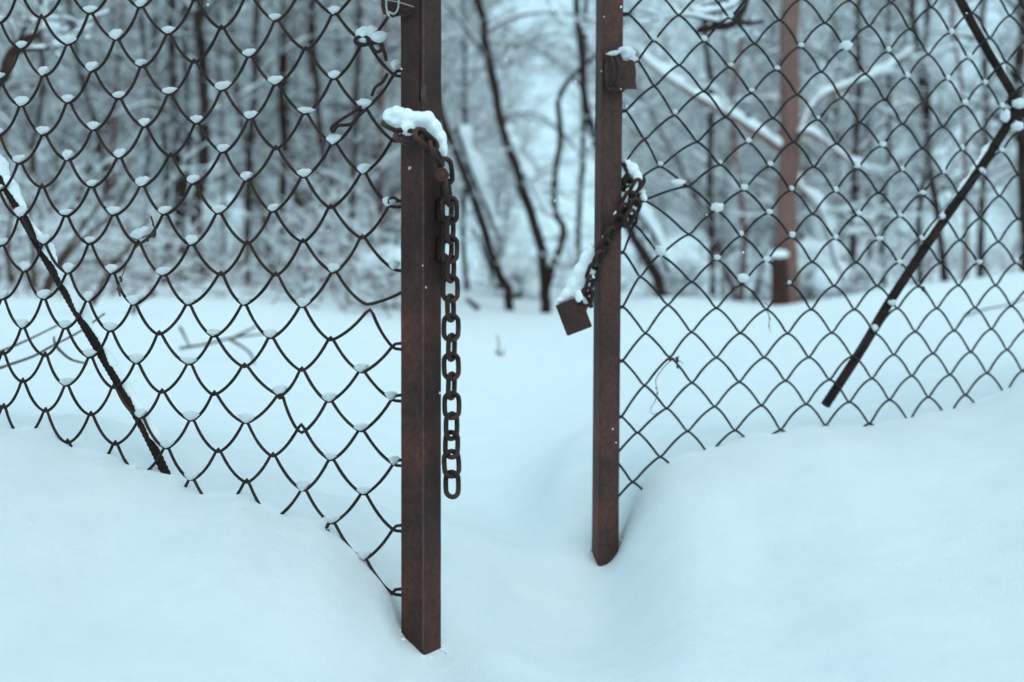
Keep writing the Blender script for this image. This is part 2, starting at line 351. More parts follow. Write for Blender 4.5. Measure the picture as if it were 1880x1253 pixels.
def hash_r(*a): return random.Random(hash(a) & 0xffffffff)

left_leaf = thing("gate_leaf", (POST_L.x, POST_L.y, gz(POST_L.x, POST_L.y)), "nearer gate leaf on the left, rusty post and mesh heavily capped with snow", "gate", "two gate leaves standing ajar in the snow")
right_leaf = thing("gate_leaf", (POST_R.x, POST_R.y, gz(POST_R.x, POST_R.y)), "gate leaf on the right, slimmer post with a welded lug and angled brace", "gate", "two gate leaves standing ajar in the snow")

SPL = {(1, 8): (673, 557), (0, 8): (747, 540), (3, 12): (553, 793), (3, 13): (553, 783), (1, 9): (680, 572)}
def bendL(x, y): return 0.42 + 0.36 * min(1, max(0, (730 - x) / 650.0))
def bendR(x, y): return 0.28 + 0.50 * min(1, max(0, (x - 1140) / 350.0))
WR = 0.0026
def build_mesh(lat, plane, leaf, rows, cmax, mat, bend, low, special, stub, rad, off0, poke):
    for r in rows:
        pp = wire_px(lat, r, cmax, 0, bend, low, special, poke)
        mb = MB(); rr = random.Random(r * 7 + cmax)
        # end hooked behind the post
        ex, ey = pp[-1][0], pp[-1][1]
        pp = pp + [(ex + stub * 0.5, ey + 1, 0), (ex + stub, ey + rr.uniform(-2, 2), 0)]
        P = [plane(x + 0.5 * noise.noise((x * .05, y * .05, r)), y, off0 + s_ * rad * 0.95) for x, y, s_ in pp]
        # rounding pass
        Q = [P[0]] + [(P[i - 1] * 0.18 + P[i] * 0.64 + P[i + 1] * 0.18) for i in range(1, len(P) - 1)] + [P[-1]]
        R = [rad * (1 + 0.12 * noise.noise((p.x * 60, p.z * 60, 1))) for p in Q]
        mb.tube(Q, R, 7)
        mb.build("wire", mat, leaf)
build_mesh(LAT, pl, left_leaf, range(-9, 19), 22, M_WIRE, bendL, True, SPL, 24, 0.0023, 0.0, (8.0, 3.5))
build_mesh(LAR, pr, right_leaf, range(-9, 20), 26, M_WIRE2, bendR, False, None, -16, 0.0023, 0.0, (2.0, 2.5))

def post(leaf, bottom_corner, top_corner, y0, Aw, Bw, mat, name="post"):
    """square hollow tube seen on its corner; Aw: vector of the wide face, Bw: vector of the narrow face"""
    b = at(*bottom_corner, y0); t = at(*top_corner, y0)
    d = (t - b); b = b - d.normalized() * 0.45; t = t + d.normalized() * 0.05
    A = Vector((Aw[0], Aw[1], 0)); B = Vector((Bw[0], Bw[1], 0)); mb = MB()
    rad = 0.0022
    # section with small rounded corners
    cs = [Vector((0, 0, 0)), A, A + B, B]
    sec = []
    for i, c in enumerate(cs):
        p = (cs[i - 1] - c).normalized(); n = (cs[(i + 1) % 4] - c).normalized()
        sec += [c + p * rad, c + (p + n) * rad * 0.3, c + n * rad]
    K_ = len(sec); rows_ = 60; V = []; f = []
    for j in range(rows_ + 1):
        o = b.lerp(t, j / rows_)
        for q, s_ in enumerate(sec):
            w = 0.00035 * noise.noise((o.z * 25, q * 1.7, 4))
            V.append(tuple(o + s_ + s_.normalized() * w if s_.length > 1e-6 else o + s_))
    for j in range(rows_):
        for q in range(K_):
            r = (q + 1) % K_; f.append((j * K_ + q, j * K_ + r, (j + 1) * K_ + r, (j + 1) * K_ + q))
    f.append(tuple(range(K_ - 1, -1, -1))); f.append(tuple(rows_ * K_ + q for q in range(K_)))
    mb.add(V, f); o = mb.build(name, mat, leaf, smooth=False)
    return b, t
# left post : wide face to the left, narrow to the right
bL, tL = post(left_leaf, (778, 1195), (778, -420), 1.75, (0.0223, 0.0333), (-0.0333, 0.0223), M_POST)
bR, tR = post(right_leaf, (1097.5, 1040), (1109, -420), 2.40, (0.0397, 0.0095), (-0.0095, 0.0397), M_POST2)
# seams: two angle bars welded edge to edge, plus a dark recess strip
def seam(leaf, pxs, y0, mat, r=0.0009, dx=0.0):
    mb = MB(); P = []
    for i in range(len(pxs) - 1):
        (x0, y0_), (x1, y1_) = pxs[i], pxs[i + 1]
        n = max(2, int(abs(y1_ - y0_) / 14))
        for j in range(n): P.append((x0 + (x1 - x0) * j / n, y0_ + (y1_ - y0_) * j / n))
    P.append(pxs[-1])
    W = [at(x + 0.5 * noise.noise((y * .09, 2, 2)), y, y0) for x, y in P]
    mb.tube(W, [r * (1 + 0.5 * noise.noise((w.z * 70, 0, 5))) for w in W], 6); mb.build("weld_or_recess", mat, leaf)
seam(left_leaf, [(777.5, -400), (777.0, 1192)], 1.7500, M_SEAM, 0.0012)
seam(left_leaf, [(771, -400), (771, 186)], 1.7535, M_BAR, 0.0011)  # not a weld: dark strip painting the shade of the recess above it
seam(left_leaf, [(777.5, 155), (777.5, 192)], 1.7495, M_SEAM, 0.0030)
seam(right_leaf, [(1110, -400), (1099, 1034)], 2.399, M_POST2, 0.0014)

# far end frames, outside the picture, and rails
def far_frame(leaf, plane, px, top, bot):
    mb = MB(); a = plane(px, bot); b = plane(px, top)
    mb.tube([a - Vector((0, 0, .3)), b], 0.022, 8); mb.build("end_post", M_POST2, leaf, smooth=False)
far_frame(left_leaf, pl, LAT(22, 4)[0], -380, 700); far_frame(right_leaf, pr, LAR(26, 4)[0], -330, 640)
mb = MB(); mb.tube([tL + Vector((-.02, .02, -.03)), pl(LAT(22, 4)[0], -375, 0.0)], 0.018, 8); mb.build("top_rail", M_POST, left_leaf)
mb = MB(); mb.tube([tR + Vector((.02, .02, -.03)), pr(LAR(26, 4)[0], -325, 0.0)], 0.018, 8); mb.build("top_rail", M_POST2, right_leaf)

# brace bars: ribbed reinforcing bar
def rebar(leaf, plane, pts, rad, off, amp=0.13, twist=0.9, pitch=0.008, name="brace_bar", mat=None):
    P = [plane(x, y, off) for x, y in pts]; path = smooth_path(P, 8)
    L = [0.0]
    for i in range(1, len(path)): L.append(L[-1] + (path[i] - path[i - 1]).length)
    n = int(L[-1] / 0.0014); D = []; k = 10
    import bisect
    for i in range(n + 1):
        s_ = L[-1] * i / n; j = min(max(bisect.bisect_right(L, s_) - 1, 0), len(path) - 2)
        D.append(path[j].lerp(path[j + 1], (s_ - L[j]) / max(L[j + 1] - L[j], 1e-9)))
    mb = MB(); V = []; f = []
    T = (D[-1] - D[0]).normalized(); N = T.cross(Vector((0, 1, 0))).normalized(); B = T.cross(N)
    for i, p in enumerate(D):
        s_ = L[-1] * i / n
        for q in range(k):
            a = 2 * math.pi * q / k
            rr = rad * (1 + amp * max(0, math.sin(2 * math.pi * s_ / pitch + a)) + 0.05 * noise.noise((s_ * 90, q, 0)))
            V.append(tuple(p + (N * math.cos(a) + B * math.sin(a)) * rr))
    for i in range(n):
        for q in range(k):
            r = (q + 1) % k; f.append((i * k + q, i * k + r, (i + 1) * k + r, (i + 1) * k + q))
    f.append(tuple(range(k))); f.append(tuple(n * k + q for q in range(k - 1, -1, -1)))
    mb.add(V, f); mb.build(name, mat or M_BAR, leaf); return D
barL = rebar(left_leaf, pl, [(-330, -230), (-100, 170), (5, 350), (68, 462), (166, 632), (249, 776), (300, 880)], 0.0068, -0.011)
barR1 = rebar(right_leaf, pr, [(1615, -330), (1700, -140), (1770, 0), (1815, 82), (1872, 180)], 0.0088, -0.012, 0.08)
barR2 = rebar(right_leaf, pr, [(1862, 222), (1800, 318), (1722, 430), (1640, 555), (1590, 640), (1522, 745)], 0.0095, -0.012, 0.08)
# the bent, taped joint of the two right bars
mb = MB()
for pts_, r_ in (([(1866, 172), (1874, 190), (1868, 205), (1855, 215), (1862, 224)], .011), ([(1852, 205), (1866, 214), (1884, 205), (1900, 212)], .009), ([(1860, 186), (1880, 196), (1890, 182)], .007)):
    P = smooth_path([pr(x, y, -0.012) for x, y in pts_], 5)
    mb.tube(P, [r_ * (1 + .25 * noise.noise((p.x * 80, p.z * 80, 0))) for p in P], 9)
mb.build("brace_joint", M_BAR, right_leaf)

# plates welded to the posts
def plate(leaf, px, y0, thick, mat, name="lug_plate", jag=1.0):
    mb = MB(); V = []; n = len(px)
    for off in (0, thick):
        for x, y in px: p = at(x, y, y0); V.append((p.x, p.y + off, p.z))
    f = [tuple(range(n)), tuple(range(2 * n - 1, n - 1, -1))]
    for i in range(n): j = (i + 1) % n; f.append((j, i, n + i, n + j))
    mb.add(V, f); return mb.build(name, mat, leaf, smooth=False)
plate(left_leaf, [(699, -60), (775, -70), (771, 18), (757, 27), (740, 24), (728, 30), (715, 27), (703, 25), (700, 12)], 1.762, 0.006, M_POST)
plate(right_leaf, [(1112, 103), (1124, 97), (1138, 99), (1142, 110), (1153, 112), (1161, 110), (1166, 118), (1168, 132), (1167, 148), (1169, 164), (1152, 163), (1142, 160), (1132, 166), (1118, 168), (1112, 160), (1110, 130)], 2.392, 0.006, M_POST2)
mb = MB()          # bent staple welded across the lug
for dx in (0, 9):
    P = smooth_path([at(1122 + dx, 104, 2.385), at(1126 + dx, 116, 2.380), at(1128 + dx, 132, 2.379), at(1126 + dx, 146, 2.381), at(1121 + dx, 155, 2.388)], 6); mb.tube(P, 0.0026, 7)
mb.build("staple", M_POST2, right_leaf)
mb = MB()
P = smooth_path([at(1116 + i * 4.2, 163 + 4 * math.sin(i * 2.3) + i * .3, 2.391) for i in range(9)], 3); mb.tube(P, [0.0035 + .0015 * noise.noise((i * .8, 0, 0)) for i in range(len(P))], 7)
mb.build("weld_bead", M_POST2, right_leaf)
mb = MB(); P = smooth_path([at(715 + i * 6.0, 27 + 3 * math.sin(i * 1.7), 1.758) for i in range(10)], 3); mb.tube(P, [0.0022 + .001 * noise.noise((i * .8, 3, 0)) for i in range(len(P))], 7)
mb.build("weld_bead", M_POST, left_leaf)
mb = MB()
P = smooth_path([at(x, y, 1.752) for x, y in [(709, -30), (709, 5), (711, 24), (715, 31), (713, 22), (722, 26), (729, 20), (732, 5), (732, -30)]], 6); mb.tube(P, 0.0013, 7)
P = smooth_path([at(x, y, 1.748) for x, y in [(706, 0), (730, 4), (760, 13)]], 6); mb.tube(P, 0.0006, 5)
mb.build("tie_wire", M_TIE, left_leaf)
# loose ends and repair twists of the left mesh
mb = MB()
for pts_, r_, off in [
    ([(672, 84), (660, 82), (656, 76), (662, 70), (674, 69), (681, 74), (679, 82), (668, 85), (660, 81)], .0026, .006),
    ([(679, 74), (690, 81), (703, 80), (708, 88), (701, 97), (692, 94), (686, 84), (680, 75)], .0026, .008),
    ([(703, 82), (709, 92), (713, 104), (715, 114)], .0026, .009),
    ([(715, 136), (706, 152), (693, 162), (686, 178)], .0024, .006),
    ([(668, 197), (655, 207), (635, 219), (617, 232), (614, 240), (618, 243), (625, 233), (640, 231), (652, 228), (665, 213), (677, 203)], .0024, .008),
    ([(716, 375), (718, 366), (726, 364), (732, 368)], .0022, .004),
    ([(510, 727), (517, 729), (516, 722), (521, 728), (514, 731)], .0026, .003),
    ([(604, 960), (603, 972), (608, 972), (608, 980)], .0009, .006)]:
    mb = MB(); mb.tube(smooth_path([pl(x, y, off) for x, y in pts_], 6), r_, 7); mb.build("loose_wire", M_WIRE, left_leaf)
mb = MB()
for pts_, r_, off in [
    ([(1164, 414), (1157, 404), (1160, 396), (1166, 399), (1165, 412)], .0024, .006),
    ([(1172, 366), (1170, 360), (1178, 358), (1181, 366), (1177, 372)], .0024, .006),
    ([(1144, 302), (1148, 318), (1154, 332)], .0024, .008)]:
    mb = MB(); mb.tube(smooth_path([pr(x, y, off) for x, y in pts_], 6), r_, 7); mb.build("loose_wire", M_WIRE2, right_leaf)

# ------------------------------------------------------------------ snow clumps
import bmesh
def clump_mesh(seed, name, cup=True, rough=0.13, sub=4, mat=None):
    bm = bmesh.new(); bmesh.ops.create_icosphere(bm, subdivisions=sub, radius=1.0)
    o = Vector((seed * 7.3, seed * 3.1, 0))
    for v in bm.verts:
        n = v.co.normalized(); k = 1 + 0.20 * noise.noise(n * 1.6 + o) + rough * noise.noise(n * 6 + o) + rough * 0.55 * noise.noise(n * 15 + o)
        p = n * k
        if cup:
            q = abs(p.x); tp = max(0.12, 1 - 0.75 * q * q)
            p.z *= tp * (0.75 if p.z < 0 else 1.0); p.y *= max(0.3, 1 - 0.45 * q)
            if p.z > 0: p.z = min(p.z, 0.88 - 0.30 * q * q + 0.12 * noise.noise(n * 4 + o)) + 0.14 * noise.noise(n * 13 + o)
            p.z += 0.42 * q * q - 0.05
        v.co = p
    me = bpy.data.meshes.new(name); bm.to_mesh(me); bm.free()
    me.polygons.foreach_set("use_smooth", [True] * len(me.polygons)); me.materials.append(mat or M_SNOW); return me
CAPS = [clump_mesh(i, "snow_cap") for i in range(8)]
BLOBS = [clump_mesh(20 + i, "snow_cap", cup=False, rough=0.12, sub=3) for i in range(5)]
def place(leaf, me, p, sx, sy, sz, rz, tilt, name="snow_cap"):
    o = bpy.data.objects.new(name, me); C.objects.link(o); o.parent = leaf
    o.location = p - leaf.location; o.scale = (sx, sy, sz); o.rotation_euler = (0, tilt, rz); return o
NO_CAP = {(13, -1), (7, 1), (3, 1), (4, 4), (2, 6), (5, 7), (3, 7), (13, 5), (6, 8), (9, 7), (1, 9), (2, 10), (3, 13), (0, 4), (0, 10), (0, 18), (10, 14)}
for (c, r), (x, y) in LAT.d.items():
    if (c, r) in NO_CAP: continue
    rr = random.Random(c * 50 + r); ground = False
    w = rr.uniform(13, 19); h = rr.uniform(6.0, 10.5); k = 0.9 if c > 8 else 1.0
    if (c, r) == (1, 1): w, h = 24, 17
    if c == 0: x -= 4; w *= .8
    if r > 10 and rr.random() < 0.5: continue
    if r <= 10 and rr.random() < 0.06: continue
    p = pl(x + rr.uniform(-2, 2), y - 2 - h * 0.45, 0.0); s_ = (p - Vector((0, 0, CAM_H))).length * PX
    place(left_leaf, CAPS[rr.randrange(8)], p, w * s_ * k, 0.008 * rr.uniform(.8, 1.2), h * s_ * 1.05, math.atan(ML), rr.uniform(-.12, .12))
for c in range(14, 21):
    for r in range(-2, 12):
        if (c + r) % 2 == 0 and (c, r) not in LAT.d:
            x, y = LAT(c, r); rr = random.Random(c * 50 + r); p = pl(x, y - 5); s_ = p.y * PX
            place(left_leaf, CAPS[rr.randrange(8)], p, 14 * s_, .008, 7 * s_, math.atan(ML), 0)
extraL = [(703, 72, 19, 12, .012), (727, 120, 12, 11, 0), (724, 370, 7, 4, 0.003)]
for x, y, w, h, off in extraL:
    p = pl(x, y, off); s_ = p.y * PX; place(left_leaf, CAPS[int(x) % 8], p, w * s_, .009, h * s_, math.atan(ML), 0)
RC = """1340,28 1292,70 1340,118 1379,165 1148,195 1238,205 1373,257 1211,300 1322,297 1365,343 1315,380 1360,428 1211,460 1315,472 1362,510 1469,82 1552,83 1630,90 1665,137 1501,215 1745,57 1778,103 1739,142 1770,187 1807,150 1838,193 1413,300 1452,345 1573,304 1619,264 1655,309 1533,347 1692,353 1731,313 1411,388 1575,391 1651,394 1728,396 1766,270 1838,275 1453,430 1613,437 1690,436 1406,475 1650,480 1796,480 1865,477 1448,518 1533,434 1200,70 1425,124"""
BIG = {(1315, 380), (1211, 460), (1362, 510), (1552, 83)}
for t in RC.split():
    x, y = map(int, t.split(",")); rr = random.Random(x * 3 + y)
    w, h = (rr.uniform(4, 7.5), rr.uniform(3.5, 6)) if (x, y) not in BIG else (12, 9)
    p = pr(x + 1, y + 1, 0.0); s_ = p.y * PX
    place(right_leaf, BLOBS[rr.randrange(5)], p, w * s_, w * s_, h * s_, 0, 0)
for x, y, w, h in [(1245, 336, 17, 8), (1178, 355, 9, 9)]:
    p = pr(x, y, 0.0); s_ = p.y * PX; place(right_leaf, CAPS[2], p, w * s_, .008, h * s_, math.atan(MR), 0)
# snow riding on the brace bars
def bar_snow(leaf, D, i0, i1, r, shift, seed):
    mb = MB(); n = len(D); seg = D[int(n * i0):int(n * i1):3]
    if len(seg) < 4: return
    P = []; R = []
    for i, p in enumerate(seg):
        t = i / (len(seg) - 1); k = noise.noise((i * 0.11, seed, 0)); k2 = noise.noise((i * 0.6, seed, 4))
        P.append(p + shift * (1 + 0.35 * k + 0.12 * k2)); R.append(max(0.0006, r * (0.72 + 0.75 * k + 0.22 * k2) * min(1, 6 * t, 6 * (1 - t))))
    mb.tube(P, R, 10); mb.build("snow_strip", M_SNOW, leaf)
upL = Vector((0.92, 0.1, 0.42)).normalized() * 0.0085
bar_snow(left_leaf, barL, 0.43, 0.60, .0120, upL, 1); bar_snow(left_leaf, barL, 0.60, 0.80, .0105, upL, 2); bar_snow(left_leaf, barL, 0.80, 0.97, .0100, upL, 3)
bar_snow(left_leaf, barL, 0.1, 0.42, .0095, upL, 4)
upR = Vector((-0.86, 0.1, 0.5)).normalized() * 0.0105
bar_snow(right_leaf, barR2, 0.08, 0.30, .0065, upR, 5); bar_snow(right_leaf, barR2, 0.33, 0.46, .0050, upR, 6)
bar_snow(right_leaf, barR1, 0.60, 0.95, .0060, Vector((.88, .1, .45)).normalized() * 0.009, 7)
for x, y, w, h in [(1848, 212, 9, 12), (1872, 190, 13, 10), (1868, 232, 14, 9), (1893, 180, 12, 12), (1640, 556, 8, 6), (1607, 603, 7, 7), (1805, 314, 7, 7)]:
    p = pr(x, y, -0.004); s_ = p.y * PX; place(right_leaf, BLOBS[int(x) % 5], p, w * s_, w * s_, h * s_, 0, 0)
# snow on the two lugs
p = at(1150, 97, 2.40); place(right_leaf, clump_mesh(41, "snow_cap", False, .10), p, 17 * .001, .016, 0.0115, 0, 0.22)
p = at(1128, 98, 2.385); place(right_leaf, CAPS[1], p, .016, .008, .005, 0, -0.2)
p = at(1160, 108, 2.40); place(right_leaf, CAPS[1], p, .012, .012, .008, 0, 0.3)

# ------------------------------------------------------------------ chains
def link_bm(Lo, W, d, k=9, seg=36, seed=0):
    """one oval chain link, long axis Z, opening seen along Y"""
    pts = []; rx = (W - d) / 2; hz = (Lo - d) / 2 - rx
    for i in range(seg):
        a = 2 * math.pi * i / seg; x = rx * math.cos(a); z = rx * math.sin(a)
        z += hz * max(-1, min(1, math.sin(a) * 3.2)); pts.append(Vector((x, 0, z)))
    mb = MB(); mb.tube(pts, [d / 2 * (1 + 0.07 * noise.noise((p.x * 200, p.z * 200, seed))) for p in pts], k, closed=True); return mb
def frame_from(axis, normal):
    z = axis.normalized(); y = (normal - z * normal.dot(z)).normalized(); x = y.cross(z)
    return Matrix((x, y, z)).transposed()
LINKS = {}
def chain_link(parent, c, axis, normal, Lo, W, d, mat):
    key = (round(Lo, 4), round(W, 4), round(d, 4), mat.name, int(c.z * 1000) % 3)
    if key not in LINKS: LINKS[key] = link_bm(Lo, W, d, seed=key[4]).mesh("link", mat)
    o = bpy.data.objects.new("link", LINKS[key]); C.objects.link(o); o.parent = parent
    o.matrix_local = Matrix.Translation(c - parent.location) @ frame_from(axis, normal).to_4x4(); return o
p0 = at(775, 250, 1.72)
chain = thing("chain", p0, "heavy rusty chain draped over the left post and hanging straight down its right side", "chain")
FW = Vector((0, -1, 0)); SIDE = Vector((1, 0, 0))
def chain_px(parent, lst, Lo, W, d, mat):
    for x0, y0, ya, x1, y1, yb, nrm in lst:
        a = at(x0, y0, ya); b = at(x1, y1, yb); chain_link(parent, (a + b) / 2, b - a, Vector(nrm), Lo, W, d, mat)
u = 1.75 * PX
d_ = 9.6 * u
# draped part: two end points per link (pixel, depth) and the direction its opening faces
chain_px(chain, [
    (706, 222, 1.745, 742, 240, 1.722, (-.25, -.25, 1)),
    (727, 244, 1.722, 771, 258, 1.708, (.2, -1, .45)),
    (762, 240, 1.706, 802, 274, 1.715, (.25, -.7, .6)),
    (789, 262, 1.712, 812, 303, 1.728, (1, -.25, .45)),
], 58 * u, 36 * u, d_, M_CHAIN)
chain_px(chain, [
    (814, 288, 1.735, 820, 343, 1.742, (.35, -1, 0)),
    (820, 335, 1.742, 825, 372, 1.748, (1, -.15, 0)),
    (825, 358, 1.750, 826, 414, 1.752, (.12, -1, 0)),
], 56 * u, 36 * u, d_, M_CHAIN)
ys = [422, 458, 494, 530, 566, 602, 638, 673, 709, 745]
for i, y in enumerate(ys):
    x = 826 + 0.4 * i; rr = random.Random(i)
    nrm = Vector((0.08, -1, 0)) if i % 2 == 1 else Vector((1, -0.42, 0))
    c = at(x + rr.uniform(-.8, .8), y, 1.752); chain_link(chain, c, Vector((rr.uniform(-.03, .03), 0, 1)), nrm, 55 * u, 36 * u, d_, M_CHAIN)
for x, y, nrm, tx in [(829, 783, (.75, -.75, 0), 0.0), (829, 817, (-.55, -.9, 0), .03), (829, 852, (.25, -1, 0), -.05), (830, 890, (-.5, -.9, 0), .0)]:
    chain_link(chain, at(x, y, 1.752), Vector((tx, 0, 1)), Vector(nrm), 56 * u, 37 * u, d_, M_CHAIN)
# the short returning strand behind
for i, y in enumerate([350, 386, 422, 458, 492]):
    chain_link(chain, at(816 + (i % 2), y, 1.774), Vector((.02, 0, 1)), Vector((.2, -1, 0)) if i % 2 else Vector((1, -.2, 0)), 55 * u, 34 * u, d_, M_CHAIN)
# bolt with hexagonal nut through the chain
def hexnut(parent, c, n, R, th, mat, name):
    fr = frame_from(n, Vector((0, 0, 1))); mb = MB(); V = []; f = []
    prof = [(-th / 2, R), (th / 2 - th * .18, R), (th / 2, R * .84), (th / 2, R * .50), (th / 2 + th * .35, R * .50), (th / 2 + th * .42, R * .30)]
    for z, r in prof:
        for q in range(12):
            a = math.pi * q / 6; rr_ = r * (1.0 if q % 2 == 0 else 0.885) if r > R * .8 else r
            V.append(tuple(c + fr @ Vector((rr_ * math.cos(a), rr_ * math.sin(a), z))))
    for i in range(len(prof) - 1):
        for q in range(12):
            r = (q + 1) % 12; f.append((i * 12 + q, i * 12 + r, (i + 1) * 12 + r, (i + 1) * 12 + q))
    f.append(tuple(range(11, -1, -1))); f.append(tuple((len(prof) - 1) * 12 + q for q in range(12)))
    mb.add(V, f); return mb.build(name, mat, parent, smooth=False)
hexnut(chain, at(812, 321, 1.710), Vector((-.08, -1, .06)), 13 * u, .009, M_POST, "nut")
mb = MB(); mb.tube([at(812, 321, 1.722), at(816, 320, 1.765)], 0.0042, 10); mb.build("bolt", M_CHAIN, chain)

def heap(parent, name, blobs, seed=0, res=None, mat=None):
    """a snow mass: overlapping lumps welded by remesh, then roughened"""
    bm = bmesh.new()
    for c, r in blobs:
        bm2 = bmesh.ops.create_icosphere(bm, subdivisions=3, radius=1.0)
        for v in bm2["verts"]: v.co = Vector(c) + Vector((v.co.x * r[0], v.co.y * r[1], v.co.z * r[2]))
    me = bpy.data.meshes.new(name); bm.to_mesh(me); bm.free()
    o = bpy.data.objects.new(name, me); C.objects.link(o)
    m = o.modifiers.new("r", 'REMESH'); m.mode = 'VOXEL'; m.voxel_size = res or 0.0016
    m2 = o.modifiers.new("s", 'SMOOTH'); m2.iterations = 14; m2.factor = 0.6
    dg = bpy.context.evaluated_depsgraph_get(); ev = o.evaluated_get(dg); me2 = bpy.data.meshes.new_from_object(ev)
    bpy.data.objects.remove(o); bpy.data.meshes.remove(me); me2.name = name
    for v in me2.vertices:
        q = v.co; n = v.normal
        v.co = q + n * (0.0012 * noise.noise(q * 90) + 0.0010 * noise.noise(q * 420) + 0.0009 * noise.noise(q * 900))
    me2.materials.clear(); me2.materials.append(mat or M_SNOW)
    me2.polygons.foreach_set("use_smooth", [True] * len(me2.polygons))
    o = bpy.data.objects.new(name, me2); C.objects.link(o)
    if parent is not None: o.parent = parent; o.matrix_parent_inverse = parent.matrix_world.inverted()
    return o
def bl(x, y, Y, w, h, dd): 
    s_ = Y * PX; return (at(x, y, Y), (w * s_, dd, h * s_))
heap(chain, "snow_cover", [bl(716, 216, 1.745, 13, 18, .012), bl(730, 208, 1.742, 15, 13, .016), bl(748, 218, 1.738, 18, 18, .018), bl(748, 236, 1.728, 14, 14, .012),
    bl(768, 220, 1.738, 17, 15, .018), bl(785, 220, 1.742, 14, 16, .02), bl(797, 236, 1.748, 14, 18, .022), bl(808, 256, 1.752, 12, 18, .020), bl(813, 274, 1.752, 9, 18, .016), bl(728, 226, 1.74, 12, 12, .012)], 3)
mb = MB()

# right chain with padlock
u2 = 2.37 * PX; d2 = 7.6 * u2
chain2 = thing("chain", at(1150, 350, 2.37), "thin rusty chain slung round the right post, holding a square padlock", "chain")
pathA = [(1172, 334), (1160, 357), (1148, 379), (1137, 401), (1125, 422), (1113, 444), (1102, 466), (1093, 489), (1085, 512), (1079, 535), (1075, 556)]
def strand(parent, path, Y0, Y1, phase):
    for i in range(len(path) - 1):
        t = i / (len(path) - 2); Y = Y0 + (Y1 - Y0) * t
        a = at(*path[i], Y); b = at(*path[i + 1], Y); ax = (b - a)
        nrm = Vector((0.3, -1, 0.15)) if (i + phase) % 2 else Vector((.85, -0.5, .5))
        chain_link(parent, (a + b) / 2, ax, nrm, 41 * u2, 27 * u2, d2, M_CHAIN2)
strand(chain2, pathA, 2.405, 2.362, 0)
strand(chain2, [(1152, 330), (1160, 352), (1168, 372), (1160, 392), (1149, 411)], 2.425, 2.385, 1)
strand(chain2, [(1172, 334), (1166, 342), (1155, 330), (1149, 340)], 2.43, 2.45, 1)
mb = MB(); P = smooth_path([at(x, y, 2.41) for x, y in [(1150, 332), (1148, 340), (1154, 345), (1161, 340), (1160, 330), (1153, 327), (1148, 335)]], 5); mb.tube(P, .003, 8); mb.build("ring", M_CHAIN2, chain2)
heap(chain2, "snow_cover", [bl(1150, 302, 2.43, 9, 12, .012), bl(1160, 312, 2.43, 13, 14, .016), bl(1168, 326, 2.43, 12, 14, .014), bl(1164, 342, 2.415, 9, 9, .01), bl(1156, 352, 2.41, 8, 8, .01)], 5, 0.002)
for x, y, w, h, Y in [(1131, 394, 5, 7, 2.395), (1109, 436, 5, 5, 2.385), (1181, 362, 7, 8, 2.42), (1087, 507, 3.5, 4, 2.366), (1063, 544, 8, 13, 2.36)]:
    heap(chain2, "snow_lump", [bl(x, y, Y, w, h, .007), bl(x + 3, y + 3, Y, w * .7, h * .7, .006)], x, 0.0018)
lock = thing("padlock", at(1053, 580, 2.37), "square flat steel padlock hanging tilted beside the right post", "padlock")
def rounded_box(c, w, h, t, rot, bev=0.0012):
    bm = bmesh.new(); bmesh.ops.create_cube(bm, size=1.0)
    for v in bm.verts: v.co = Vector((v.co.x * w, v.co.y * t, v.co.z * h))
    bmesh.ops.bevel(bm, geom=bm.edges[:], offset=bev, segments=2, affect='EDGES')
    for v in bm.verts: v.co = c + rot @ v.co
    me = bpy.data.meshes.new("body"); bm.to_mesh(me); bm.free(); return me
ang = math.radians(-21)
rotm = Matrix.Rotation(ang, 3, 'Y')
me = rounded_box(at(1053.5, 580.5, 2.37), 49 * u2, 60 * u2, 0.016, rotm); me.materials.append(M_LOCK)
o = link("body", me, lock)
mb = MB()
cc = at(1072, 556, 2.37)
sh = [cc + rotm @ Vector((x * u2, 0, z * u2)) for x, z in [(-10, -14), (-10, 2), (-7, 12), (0, 16), (7, 12), (10, 2), (10, -14)]]
mb.tube(smooth_path(sh, 5), .0036, 9); mb.build("shackle", M_CHAIN, lock)
mb = MB(); mb.tube([at(1070, 566, 2.359), at(1070, 566, 2.365)], .0085, 14); mb.build("rivet", M_POST, lock, smooth=False)
heap(lock, "snow_heap", [bl(1028, 553, 2.385, 8, 7, .012), bl(1040, 543, 2.39, 12, 14, .016), bl(1052, 527, 2.395, 13, 20, .018), bl(1063, 507, 2.40, 13, 24, .02), bl(1074, 487, 2.405, 12, 26, .02), bl(1084, 468, 2.41, 9, 22, .02), bl(1076, 525, 2.40, 12, 26, .018), bl(1060, 540, 2.39, 14, 14, .016), bl(1068, 512, 2.40, 16, 30, .02), bl(1080, 490, 2.41, 14, 30, .02), bl(1056, 534, 2.395, 18, 18, .018), bl(1082, 545, 2.41, 8, 14, .012)], 9, .0022)

